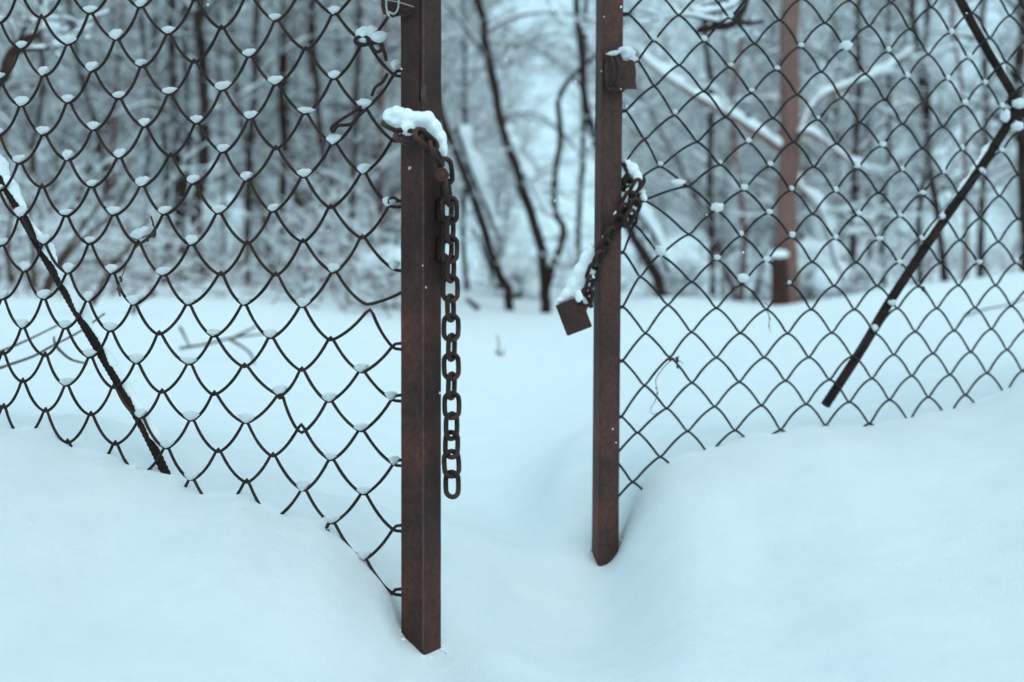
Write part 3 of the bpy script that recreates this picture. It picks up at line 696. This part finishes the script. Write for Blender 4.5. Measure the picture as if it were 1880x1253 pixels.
# ------------------------------------------------------------------ trees
def limb(wood, snow, pts, r0, r1, snow_t=0.0, side=None, k=8, n=6, seed=0.0, lim=0.12):
    P = smooth_path(pts, n); m = len(P)
    P = [p + Vector((noise.noise((i * .35, seed, 1)), noise.noise((i * .35, seed, 2)), noise.noise((i * .35, seed, 3)))) * r0 * 0.35 for i, p in enumerate(P)]
    R = [(r0 + (r1 - r0) * i / (m - 1)) * (1 + 0.12 * noise.noise((i * .6, seed, 9))) for i in range(m)]
    wood.tube(P, R, k)
    if snow_t > 0 and snow is not None:
        SPt = []; SR = []
        for i, p in enumerate(P):
            t = (P[min(i + 1, m - 1)] - P[max(i - 1, 0)]).normalized(); up = Vector((0, 0, 1)) - t * t.z
            if side is not None: up = up * 0.6 + Vector(side) * 0.6; up -= t * up.dot(t)
            l = up.length
            if l < 1e-3: up = Vector((1, 0, 0)); l = 0.001
            up = up / l if side is None else up.normalized(); hz = min(1.0, (1 - abs(t.z)) * 2.2 + lim) if side is None else 1.0
            th = snow_t * hz * (0.75 + 0.9 * noise.noise((i * .5, seed, 5)) + 0.25 * noise.noise((i * 1.7, seed, 6)))
            th = max(th, 0.0); SPt.append(p + up * (R[i] * 0.7 + th * 0.45)); SR.append(max(th * 0.62 + R[i] * .25 * (th > 0), 0.0005))
        SR[0] *= .3; SR[-1] *= .3
        snow.tube(SPt, SR, 6)
    return P
def twigs(rng, P, r0, count, length, wa, sa, depth=1, snow_k=1.0, spread=1.0):
    """short side twigs along a limb, as loose prisms; wa/sa collect wood and snow"""
    m = len(P)
    for _ in range(count):
        i = rng.randrange(max(1, m // 6), m - 1); p = P[i]; t = (P[i + 1] - P[i]).normalized()
        d = Vector((rng.gauss(0, 1), rng.gauss(0, 1), rng.gauss(0.55, .8))).normalized(); d = (d * spread + t * 0.6).normalized()
        sub(rng, p, d, length * rng.uniform(.5, 1.2), r0 * rng.uniform(.5, 1), wa, sa, depth, snow_k)
def sub(rng, p, d, L, r, wa, sa, depth, snow_k):
    n = 5; q = Vector(p)
    for i in range(n):
        d = (d + Vector((rng.gauss(0, .14), rng.gauss(0, .14), rng.gauss(-.01, .12)))).normalized()
        e = q + d * (L / n); ra = r * (1 - .75 * i / n); rb = r * (1 - .75 * (i + 1) / n)
        wa.append((tuple(q), tuple(e), ra, rb))
        hz = 1 - abs(d.z)
        if sa is not None and hz > .12 and rng.random() < .8:
            th = (0.006 + ra * 1.15) * snow_k * min(1, hz * 1.6) * rng.uniform(.6, 1.3); up = Vector((0, 0, ra * .6 + th * .5))
            sa.append((tuple(q + up), tuple(e + up), th, th * .9))
        if depth > 0:
            for _ in range(2 if rng.random() < .55 else 1):
                dd = (d + Vector((rng.gauss(0, .7), rng.gauss(0, .7), rng.gauss(.1, .5)))).normalized()
                sub(rng, e, dd, L * rng.uniform(.35, .65), rb * .75, wa, sa, depth - 1, snow_k)
        q = e
def flush(arr, mb, k=3):
    if arr: mb.prisms([a[0] for a in arr], [a[1] for a in arr], [a[2] for a in arr], [a[3] for a in arr], k)

def px_tree(name, label, cat, Y, limbs, twig_n=40, twig_l=.7, bark=None, seed=1, group=None, depth=1, snow_k=1.0, twig_r=.008):
    """limbs: (pixel path, width px at both ends, snow px, side)"""
    base = at(*limbs[0][0][0][:2], Y)
    t = thing(name, (base.x, base.y, min(base.z, gz(base.x, base.y))), label, cat, group); rng = random.Random(seed); s_ = Y * PX
    wa = []; sa = []; snow = MB(); first = True
    for pts, w0, w1, sn, side in limbs:
        mb = MB(); W = [at(x, y, Y + dy) for x, y, dy in [(q + (0,))[:3] for q in pts]]
        if first and cat == 'tree': W = [W[0] - Vector((0, 0, .5))] + W
        P = limb(mb, snow, W, w0 * s_ / 2, w1 * s_ / 2, sn * s_ * (.75 if side is None else 1.0), side, k=10, seed=seed + len(pts) * .7)
        mb.build("trunk" if first else "limb", bark or M_BARK, t)
        twigs(rng, P, twig_r, twig_n if first else twig_n // 2, twig_l, wa, sa, depth, snow_k); first = False
    mb = MB(); flush(wa, mb); mb.build("twigs", bark or M_BARK, t)
    flush(sa, snow); snow.build("snow", M_FARSNOW, t); return t

px_tree("bare_tree", "slim dark forked tree between the gate posts, one stem curved, the other thin", "tree", 12.0, [
    ([(1002, 570), (1000, 530), (994, 460), (975, 395), (948, 310), (918, 215), (898, 110), (884, 30), (872, -70), (850, -300)], 21, 13, 0, None),
    ([(1003, 535), (1018, 480), (1036, 425), (1017, 385), (1019, 320), (1029, 250), (1024, 190), (1036, 160), (1066, 125), (1100, 95), (1160, 20, .5)], 14, 8, 2, None),
    ([(948, 310), (975, 340), (1000, 395)], 6, 3, 16, (1, 0, .4)),
    ([(925, 230), (945, 285), (985, 360), (1010, 400)], 5, 3, 15, (1, 0, .3)),
    ([(903, 120), (860, 60, -.2), (830, 20, -.4), (790, -20, -.5)], 7, 4, 5, None),
    ([(890, 60), (950, 30, .3), (1030, 25, .3), (1110, 45, .4)], 6, 3, 5, None)], 9, .6, seed=3, snow_k=.7)
px_tree("bare_tree", "leaning tree just right of the hanging chain with thick snow along its upper side", "tree", 12.6, [
    ([(935, 545), (918, 505), (893, 440), (858, 335), (822, 245), (790, 150), (740, 20), (700, -120)], 18, 12, 0, None),
    ([(838, 235), (872, 330), (905, 410), (912, 430)], 10, 8, 20, (1, 0, .5)),
    ([(930, 530), (905, 520, .1), (898, 480, .1), (868, 420, .2)], 9, 5, 6, (1, 0, .5))], 8, .5, seed=5, snow_k=.8)
px_tree("bare_tree", "short dark leaning stem seen through the mesh just right of the right gate post", "tree", 10.0, [
    ([(1212, 530), (1190, 480), (1160, 430), (1120, 350), (1090, 260), (1070, 150), (1060, 0), (1055, -100)], 21, 11, 0, None),
    ([(1228, 500), (1205, 440), (1165, 380), (1140, 350)], 8, 6, 22, (1, 0, .5))], 8, .45, seed=8, snow_k=1.0)
px_tree("bare_tree", "straight brown tree trunk with long snow laden branches behind the right mesh", "tree", 9.6, [
    ([(1442, 570), (1444, 480), (1447, 300), (1450, 150), (1452, 0), (1455, -300)], 44, 32, 0, None),
    ([(1436, 278), (1385, 243, -.2), (1335, 212, -.3), (1280, 180, -.4), (1225, 145, -.5), (1165, 95, -.6)], 12, 6, 19, None),
    ([(1455, 300), (1475, 230, .1), (1500, 185, .2), (1545, 160, .3), (1600, 140, .4), (1680, 90, .5)], 10, 3, 12, None),
    ([(1460, 250), (1490, 245, -.2), (1545, 285, -.3), (1600, 320, -.4)], 9, 4, 12, None),
    ([(1448, 330), (1500, 380, .2), (1530, 470, .3), (1550, 520, .3)], 7, 5, 16, (.6, 0, .6))], 5, .6, M_BARK2, seed=13, snow_k=1.4)
st = thing("wooden_stake", at(1433, 560, 9.3), "squat dark red stake with a flat snow cap, standing against the brown trunk", "stake")
mb = MB(); s_ = 9.3 * PX; mb.tube([at(1434, 600, 9.3), at(1433, 560, 9.3), at(1432, 520, 9.3), at(1430, 472, 9.3)], [17 * s_, 17 * s_, 16 * s_, 15 * s_], 6); mb.build("stake_body", M_STAKE, st, smooth=False)
o = link("snow_cap", clump_mesh(61, "snow_cap", False, .08, 3), st, loc=at(1430, 468, 9.3) - st.location); o.scale = (19 * s_, 19 * s_, 9 * s_)
px_tree("dark_limb", "near black broken limb hanging into the top of the right leaf view, heaped with snow", "branch", 4.6, [
    ([(1395, -170, .6), (1385, -60, .3), (1366, 5, .1), (1345, 42), (1310, 50), (1278, 57)], 22, 12, 0, None),
    ([(1330, 42), (1352, 40), (1372, 44), (1400, 40, .1)], 12, 6, 0, None),
    ([(1378, -30), (1350, 10), (1310, 22), (1268, 30)], 4, 4, 20, None)], 3, .25, seed=21)
px_tree("dark_limb", "near black crooked limb at the upper left edge behind the mesh", "branch", 4.6, [
    ([(-180, 300, .6), (-60, 190, .3), (0, 145), (22, 100), (42, 76), (62, 67), (74, 62, .1)], 30, 9, 0, None),
    ([(30, 95), (55, 92), (80, 90), (120, 84, .1)], 10, 4, 6, None)], 3, .25, seed=22)
stems = [
 (150, 13.5, 430, 205, 430, 118, -60, 9, "thin upright trunk low in the thicket, farthest left behind the mesh"),
 (0, 13, 520, 322, 515, 318, -80, 17, "dark upright trunk behind the middle of the left mesh, slightly leaning"),
 (1, 12.5, 520, 366, 515, 372, -80, 20, "thickest dark trunk behind the middle of the left mesh"),
 (2, 14.5, 510, 300, 505, 290, -80, 11, "slender trunk just left of the two dark trunks behind the left mesh"),
 (3, 13.5, 510, 524, 508, 516, -80, 14, "lone dark trunk right of centre behind the left mesh"),
 (4, 13, 520, 455, 512, 480, -80, 12, "slim trunk leaning right between the dark trunks of the left thicket"),
 (5, 13.5, 515, 640, 520, 655, -80, 10, "slim snowy trunk close behind the left gate post"),
 (6, 13, 510, 590, 512, 575, -80, 12, "grey trunk behind the repaired mesh near the left post"),
 (7, 12, 520, 1738, 525, 1672, -80, 13, "thin trunk leaning left behind the right brace bar"),
 (8, 12, 520, 1690, 522, 1700, -80, 10, "thin upright trunk left of the right brace bar"),
 (9, 11, 500, 1886, 505, 1868, -80, 20, "dark trunk at the right edge of the view"),
 (10, 13, 530, 1560, 540, 1585, -80, 12, "slender trunk right of the brown tree behind the right mesh"),
 (11, 13.5, 530, 1310, 545, 1290, -80, 11, "pale slim trunk behind the mesh left of the brown tree"),
 (12, 14.5, 515, 1800, 520, 1812, -80, 12, "upright trunk behind the right mesh near the bent brace joint"),
 (13, 15, 520, 1065, 540, 1070, -80, 10, "faint trunk far behind the padlock"),
 (14, 16, 520, 860, 540, 842, -80, 9, "faint trunk far behind the hanging chain"),
 (15, 13, 520, 60, 522, 84, -80, 10, "wavy thin stem just right of the upper end of the left brace bar"),
 (16, 14.5, 518, 190, 520, 232, -80, 8, "thin stem leaning right, behind the upper left part of the left mesh"),
 (17, 14, 518, 268, 520, 262, -80, 9, "thin stem behind the snow lumped vine on the left mesh"),
 (18, 13.5, 518, 342, 520, 346, -80, 10, "thin stem squeezed between the two darkest trunks of the left thicket"),
 (19, 15, 516, 410, 520, 398, -80, 8, "thin stem just right of the thickest dark trunk in the left thicket"),
 (20, 14, 516, 690, 525, 700, -80, 8, "thin stem hugging the edge of the left gate post far behind it"),
 (21, 14, 530, 1625, 535, 1632, -80, 9, "thin brown stem midway between the brown trunk and the right brace bar"),
 (22, 15, 535, 1360, 545, 1352, -80, 8, "thin stem close left of the brown trunk behind the right mesh"),
 (23, 14, 520, 1770, 520, 1752, -80, 8, "thin stem beyond the middle of the right brace bar")]
for sd_, Y, _, x0, y0, x1, y1, w, lab in stems:
    rr = random.Random(sd_)
    mid = [(x0 + (x1 - x0) * t + rr.uniform(-9, 9), y0 + (y1 - y0) * t) for t in (.2, .4, .6, .8)]
    w *= 1.15; lm = [([(x0, y0 + 25)] + mid + [(x1, y1), (x1 + rr.uniform(-30, 30), -350)], w, w * .7, 3, None)]
    for q in range(4):
        k = rr.randrange(4); sx = rr.choice((-1, 1)); a = mid[k]
        lm.append(([a, (a[0] + sx * 40, a[1] - 50, rr.uniform(-.3, .3)), (a[0] + sx * 95, a[1] - 85, rr.uniform(-.6, .6)), (a[0] + sx * 170, a[1] - rr.uniform(60, 150), rr.uniform(-1, 1))], w * .38, 2, 4, None))
    px_tree("thicket_tree", lab, "tree", Y, lm, 10, .8, M_BARK if w > 10 else M_BARK3, seed=100 + sd_, depth=1, snow_k=.5)

# shared thicket trees, many stemmed, heavily snowed
def thicket_proto(seed, stems_, H):
    rng = random.Random(seed); wood = MB(); wa = []; sa = []; snow = MB(); trunk = MB()
    for s_ in range(stems_):
        a = rng.uniform(0, 6.28); lean = rng.uniform(.03, .25)
        q = Vector((rng.gauss(0, .25), rng.gauss(0, .25), -.3)); d = Vector((math.cos(a) * lean, math.sin(a) * lean, 1)).normalized()
        pts = [q.copy()]; h = H * rng.uniform(.6, 1.1)
        for i in range(7):
            d = (d + Vector((rng.gauss(0, .10), rng.gauss(0, .10), .03))).normalized(); q = q + d * h / 7; pts.append(q.copy())
        r = rng.uniform(.022, .045)
        P = limb(trunk, snow, pts, r, r * .3, r * .6, k=6, n=3, seed=seed + s_)
        for b_ in range(4):
            i = rng.randrange(4, len(P) - 3); q0 = P[i]; dd = Vector((rng.gauss(0, 1), rng.gauss(0, 1), rng.uniform(.1, 1.2))).normalized()
            bp = [q0]
            for _ in range(4):
                dd = (dd + Vector((rng.gauss(0, .2), rng.gauss(0, .2), rng.gauss(.05, .15)))).normalized(); bp.append(bp[-1] + dd * rng.uniform(.25, .5))
            P2 = limb(trunk, snow, bp, r * .45, r * .15, r * .9, k=5, n=2, seed=seed + s_ + b_)
            twigs(rng, P2, .008, 5, .8, wa, sa, 1, 1.1, 1.1)
        twigs(rng, P, .010, 14, 1.0, wa, sa, 2, .9, 1.2)
    flush(wa, wood); flush(sa, snow)
    return trunk.mesh("trunk", M_BARK4), wood.mesh("twigs", M_BARK3), snow.mesh("snow", M_FARSNOW)
protos = [thicket_proto(200 + i, 4 + i % 3, 5.2) for i in range(5)]
def place_thicket(x, y, k, rz, sc_, label, group):
    tm, wm, sm = protos[k]
    o = bpy.data.objects.new("thicket_tree", None); C.objects.link(o); o.location = (x, y, gz(x, y)); o.rotation_euler = (0, 0, rz); o.scale = (sc_,) * 3
    tag(o, label, "tree", group)
    for nm, me in (("trunk", tm), ("twigs", wm), ("snow", sm)):
        c = bpy.data.objects.new(nm, me); C.objects.link(c); c.parent = o
rng = random.Random(77); placed = 0
for row, (Y, n, dens) in enumerate([(17, 8, 1), (22, 9, 1), (30, 8, 1), (42, 11, 1)]):
    for i in range(n):
        px_ = -150 + (2180) * (i + rng.uniform(0, .9)) / n; y = Y * rng.uniform(.92, 1.12); x = (px_ - 940) / F * y
        if 800 < px_ < 1330 and y < 29: continue
        if 1230 < px_ and rng.random() < .25: continue
        if px_ < 830: lab, gr = "snow laden bare tree in the blurred thicket behind the left mesh", "thicket trees behind the left mesh"
        elif px_ > 1140: lab, gr = "snow laden bare tree in the blurred thicket behind the right mesh", "thicket trees behind the right mesh"
        else: lab, gr = "snow laden bare tree far back in the gap between the gate posts", "thicket trees in the gap"
        place_thicket(x, y, rng.randrange(5), rng.uniform(0, 6.28), rng.uniform(.85, 1.35) * (1 + .012 * y), lab, gr)

# brushwood floor of the thicket: dense low twigs nobody could count
def brush():
    rng = random.Random(5); wa = []; sa = []
    for _ in range(1300):
        y = 9.8 + 28 * rng.random() ** 1.4; px_ = rng.uniform(-100, 1990); x = (px_ - 940) / F * y
        if 760 < px_ and y < 16: continue
        if 830 < px_ < 1400 and (y < 22 or rng.random() < .5): continue
        z = gz(x, y); d = Vector((rng.gauss(0, .5), rng.gauss(0, .5), 1)).normalized()
        sub(rng, Vector((x, y, z - .05)), d, rng.uniform(.4, 1.3), rng.uniform(.005, .009), wa, sa, 1, 1.2)
    a = MB(); flush(wa, a); o = a.build("brushwood", M_BARK3, None); tag(o, "low brown brushwood along the foot of the blurred thicket", "brushwood", kind="stuff")
    b = MB(); flush(sa, b); b.build("brushwood_snow", M_FARSNOW, o)
brush()
# snowed bushes: rounded snow mounds over shrubs at the wood's edge
for i, (x, y, Y, w, h) in enumerate([(700, 470, 11, 55, 45), (1100, 505, 12, 75, 60), (1240, 470, 13, 45, 50), (1560, 500, 12, 60, 40), (950, 500, 15, 45, 40), (560, 545, 12, 60, 22), (1480, 450, 14, 60, 50), (640, 520, 13, 50, 30)]):
    labs = ["rounded snow covered bush behind the broken cell of the left mesh", "wide snow covered bush behind the padlock", "tall snow covered bush behind the mesh near the right post", "low snow covered bush right of the brown trunk",
            "snow covered bush between the two leaning trees in the gap", "flat snow hummock low behind the left mesh", "snow covered bush far behind the brown trunk", "low snow bush near the left gate post"]
    P0 = at(x, y, Y); t = thing("snowy_bush", (P0.x, P0.y, gz(P0.x, P0.y)), labs[i], "bush"); s_ = Y * PX; rr = random.Random(i); wa = []; sa = []
    for k in range(26):
        d = Vector((rr.gauss(0, .6), rr.gauss(0, .6), 1)).normalized(); sub(rr, t.location.copy(), d, rr.uniform(.6, 1.1) * h * s_ * 2.0, .010, wa, sa, 1, 1.8)
    mb = MB(); flush(wa, mb); mb.build("twigs", M_BARK3, t)
    mb = MB(); flush(sa, mb)
    for k in range(9):
        q = at(x + rr.uniform(-.8, .8) * w, y + rr.uniform(-.3, .9) * h, Y + rr.uniform(-.2, .2)); r = rr.uniform(.25, .5) * h * s_
        me_ = BLOBS[k % 5]; V = np.array([tuple(v.co) for v in me_.vertices]) * np.array([r * 1.4, r * 1.2, r]) + np.array(tuple(q)); mb.add(V, [tuple(p.vertices) for p in me_.polygons])
    mb.build("snow", M_FARSNOW, t)

# ------------------------------------------------------------------ stems and dry bits near the fence
def stick(name, label, cat, Y, paths, r, mat=M_TWIG, leaves=(), plane=None, snow=None):
    f_ = (lambda x, y, dy=0: at(x, y, Y + dy)) if plane is None else (lambda x, y, dy=0: plane(x, y, 0.006 + dy))
    b = f_(*paths[0][0]); t = thing(name, b, label, cat)
    for p in paths:
        P = smooth_path([f_(*q) for q in p], 5); mb = MB(); mb.tube(P, [r * (1 - .5 * i / len(P)) * (1 + .2 * noise.noise((i * .9, Y, 0))) for i in range(len(P))], 6); mb.build("stem", mat, t)
    for x, y, s_ in leaves:
        q = f_(x, y); mb = MB(); rr = random.Random(int(x + y)); V = []
        for j in range(7):
            a = 6.28 * j / 7; V.append(tuple(q + Vector((math.cos(a) * s_ * rr.uniform(.4, 1.2), rr.uniform(-.4, .4) * s_, math.sin(a) * s_ * rr.uniform(.6, 1.6)))))
        V.append(tuple(q + Vector((0, -s_ * .5, 0)))); mb.add(V, [(j, (j + 1) % 7, 7) for j in range(7)]); mb.build("dry_leaf", mat, t)
    if snow:
        for x, y, w, h in snow:
            q = f_(x, y); k = q.y * PX; o = bpy.data.objects.new("snow_cap", CAPS[3]); C.objects.link(o); o.parent = t; o.location = q - t.location; o.scale = (w * k, .010, h * k); o.rotation_euler = (0, -.25, math.atan(ML))
    return t
stick("dry_tendril", "withered vine with a curled leaf and a snow lump, caught in the left mesh", "plant", 2, [[(282, 398), (286, 412), (290, 428), (275, 440), (258, 452), (244, 468), (236, 488), (230, 505), (224, 520)], [(286, 415), (284, 402)], [(290, 428), (278, 432), (266, 437)]], .0013, plane=pl,
      leaves=[(227, 512, .004), (223, 530, .004), (288, 431, .005), (276, 442, .003), (225, 540, .003)], snow=[(262, 429, 23, 11)])
stick("dry_tendril", "curly dry tendril dangling from a knot low in the right mesh near the post", "plant", 2.5, [[(1236, 658), (1222, 668), (1208, 685), (1201, 700), (1204, 722), (1199, 738), (1192, 750), (1195, 760), (1204, 758)], [(1225, 656), (1240, 660), (1252, 668)]], .0009, plane=pr, leaves=[(1240, 660, .006), (1226, 657, .005), (1242, 672, .004), (1202, 712, .002), (1204, 722, .002)])
stick("dry_tendril", "short dry tendril hanging from a node left of the brown trunk on the right mesh", "plant", 2.5, [[(1405, 570), (1410, 585), (1408, 598), (1412, 610)], [(1400, 556), (1407, 562), (1408, 570)]], .0009, plane=pr, leaves=[(1410, 585, .002), (1409, 598, .002)])
stick("dry_tendril", "tiny dry seed cluster caught in the right mesh beside the brace bar", "plant", 2.6, [[(1688, 526), (1695, 534), (1702, 542)]], .0012, plane=pr, leaves=[(1692, 532, .005), (1697, 538, .004)])
stick("dry_tendril", "hair thin tendril on the right mesh left of the brown trunk base", "plant", 2.5, [[(1343, 528), (1348, 536), (1350, 530)], [(1365, 525), (1380, 535), (1392, 550), (1398, 566)]], .0006, plane=pr, leaves=[(1346, 528, .004)])
stick("fallen_stick", "thin bare stick leaning over the snow at the left edge behind the mesh", "stick", 2.75, [[(-60, 700), (0, 676), (60, 655), (95, 636), (145, 610), (192, 576)], [(108, 642), (100, 628), (99, 618)], [(108, 642), (130, 660), (160, 668)]], .0034)
stick("fallen_stick", "upper thin stick crossing the left mesh above the snow", "stick", 2.9, [[(-60, 670), (0, 646), (50, 625), (105, 598)]], .0034)
stick("fallen_stick", "stub of a twig poking out of the snow at the far left", "stick", 2.5, [[(92, 770), (104, 767), (115, 762)]], .0024)
stick("sapling", "blurred bare sapling lying low over the snow behind the left mesh", "plant", 5.0, [[(330, 640), (380, 632), (430, 620), (500, 612)], [(420, 622), (460, 650), (470, 690)], [(330, 600), (350, 640)], [(430, 620), (470, 600)]], .006)
stick("sapling", "blurred reddish shrub stems spreading right behind the left brace bar", "plant", 7.5, [[(78, 540), (100, 490), (150, 420), (215, 330)], [(85, 540), (130, 460), (200, 400), (240, 330)], [(60, 530), (60, 450), (50, 380)], [(170, 560), (200, 500), (240, 450), (275, 400)], [(240, 600), (250, 560), (285, 540)], [(20, 520), (15, 440), (30, 350)]], .016)
stick("sapling", "small dark tuft poking out of the snow on the path between the posts", "plant", 5.6, [[(917, 655), (916, 636), (913, 615)], [(922, 654), (926, 642)], [(914, 652), (909, 642)]], .004)
stick("sapling", "small dark stump showing through the snow right of the hanging chain", "plant", 11.0, [[(880, 568), (868, 560), (855, 548)], [(876, 566), (862, 552)]], .025)
stick("sapling", "bent grey stem arching over the snow at the right edge", "plant", 5.0, [[(1770, 580), (1810, 568), (1850, 560), (1890, 545)]], .004)

# crumbs of snow pushed up round the two post feet
def crumbs(label, c, spread, n, seed, y_front):
    rr = random.Random(seed); mb = MB()
    base = BLOBS[0]; BV = np.array([tuple(v.co) for v in base.vertices]); BF = [tuple(p.vertices) for p in base.polygons]
    bm = bmesh.new(); bmesh.ops.create_icosphere(bm, subdivisions=2, radius=1); BV = np.array([tuple(v.co) for v in bm.verts]); BF = [tuple(v.index for v in f.verts) for f in bm.faces]; bm.free()
    for _ in range(n):
        a = rr.uniform(0, 6.28); d = 0.026 + abs(rr.gauss(0, spread)); x = c.x + math.cos(a) * d; y = c.y + math.sin(a) * d; r = rr.uniform(.0008, .0030)
        V = BV * r * np.array([rr.uniform(.8, 1.3), 1, rr.uniform(.6, .9)]) * (1 + 0.25 * np.sin(BV[:, :1] * 5 + rr.random() * 6)) + np.array([x, y, gz(x, y) - .003 * math.exp(-(d / .055) ** 2) + r * .3]); mb.add(V, BF)
    o = mb.build("snow_crumbs", M_SNOW); tag(o, label, "snow", kind="stuff")
crumbs("loose snow crumbs heaped round the foot of the left post", POST_L, .003, 26, 1, 0)
crumbs("loose snow crumbs round the foot of the right post", POST_R, .003, 14, 2, 0)
# falling snowflakes
mb = MB(); rr = random.Random(9)
bm = bmesh.new(); bmesh.ops.create_icosphere(bm, subdivisions=1, radius=1); BV = np.array([tuple(v.co) for v in bm.verts]); BF = [tuple(v.index for v in f.verts) for f in bm.faces]; bm.free()
fl = [(1125, 788, 2.38), (1131, 813, 2.38), (776, 488, 1.74), (782, 528, 1.6), (737, 127, 1.75), (895, 293, 2.1), (930, 480, 2.3), (1109, 31, 2.3), (1130, 100, 2.36), (1104, 131, 2.38), (808, 722, 1.6), (752, 309, 1.5)]
for _ in range(110): fl.append((rr.uniform(0, 1880), rr.uniform(0, 1100), rr.uniform(1.5, 4.5)))
for x, y, Y in fl:
    p = at(x, y, Y); r = rr.uniform(.0009, .0017); mb.add(BV * r + np.array(tuple(p)), BF)
tag(mb.build("falling_snowflakes", M_SNOW), "sparse tiny snowflakes drifting in the air around the gate", "snowflakes", kind="stuff")
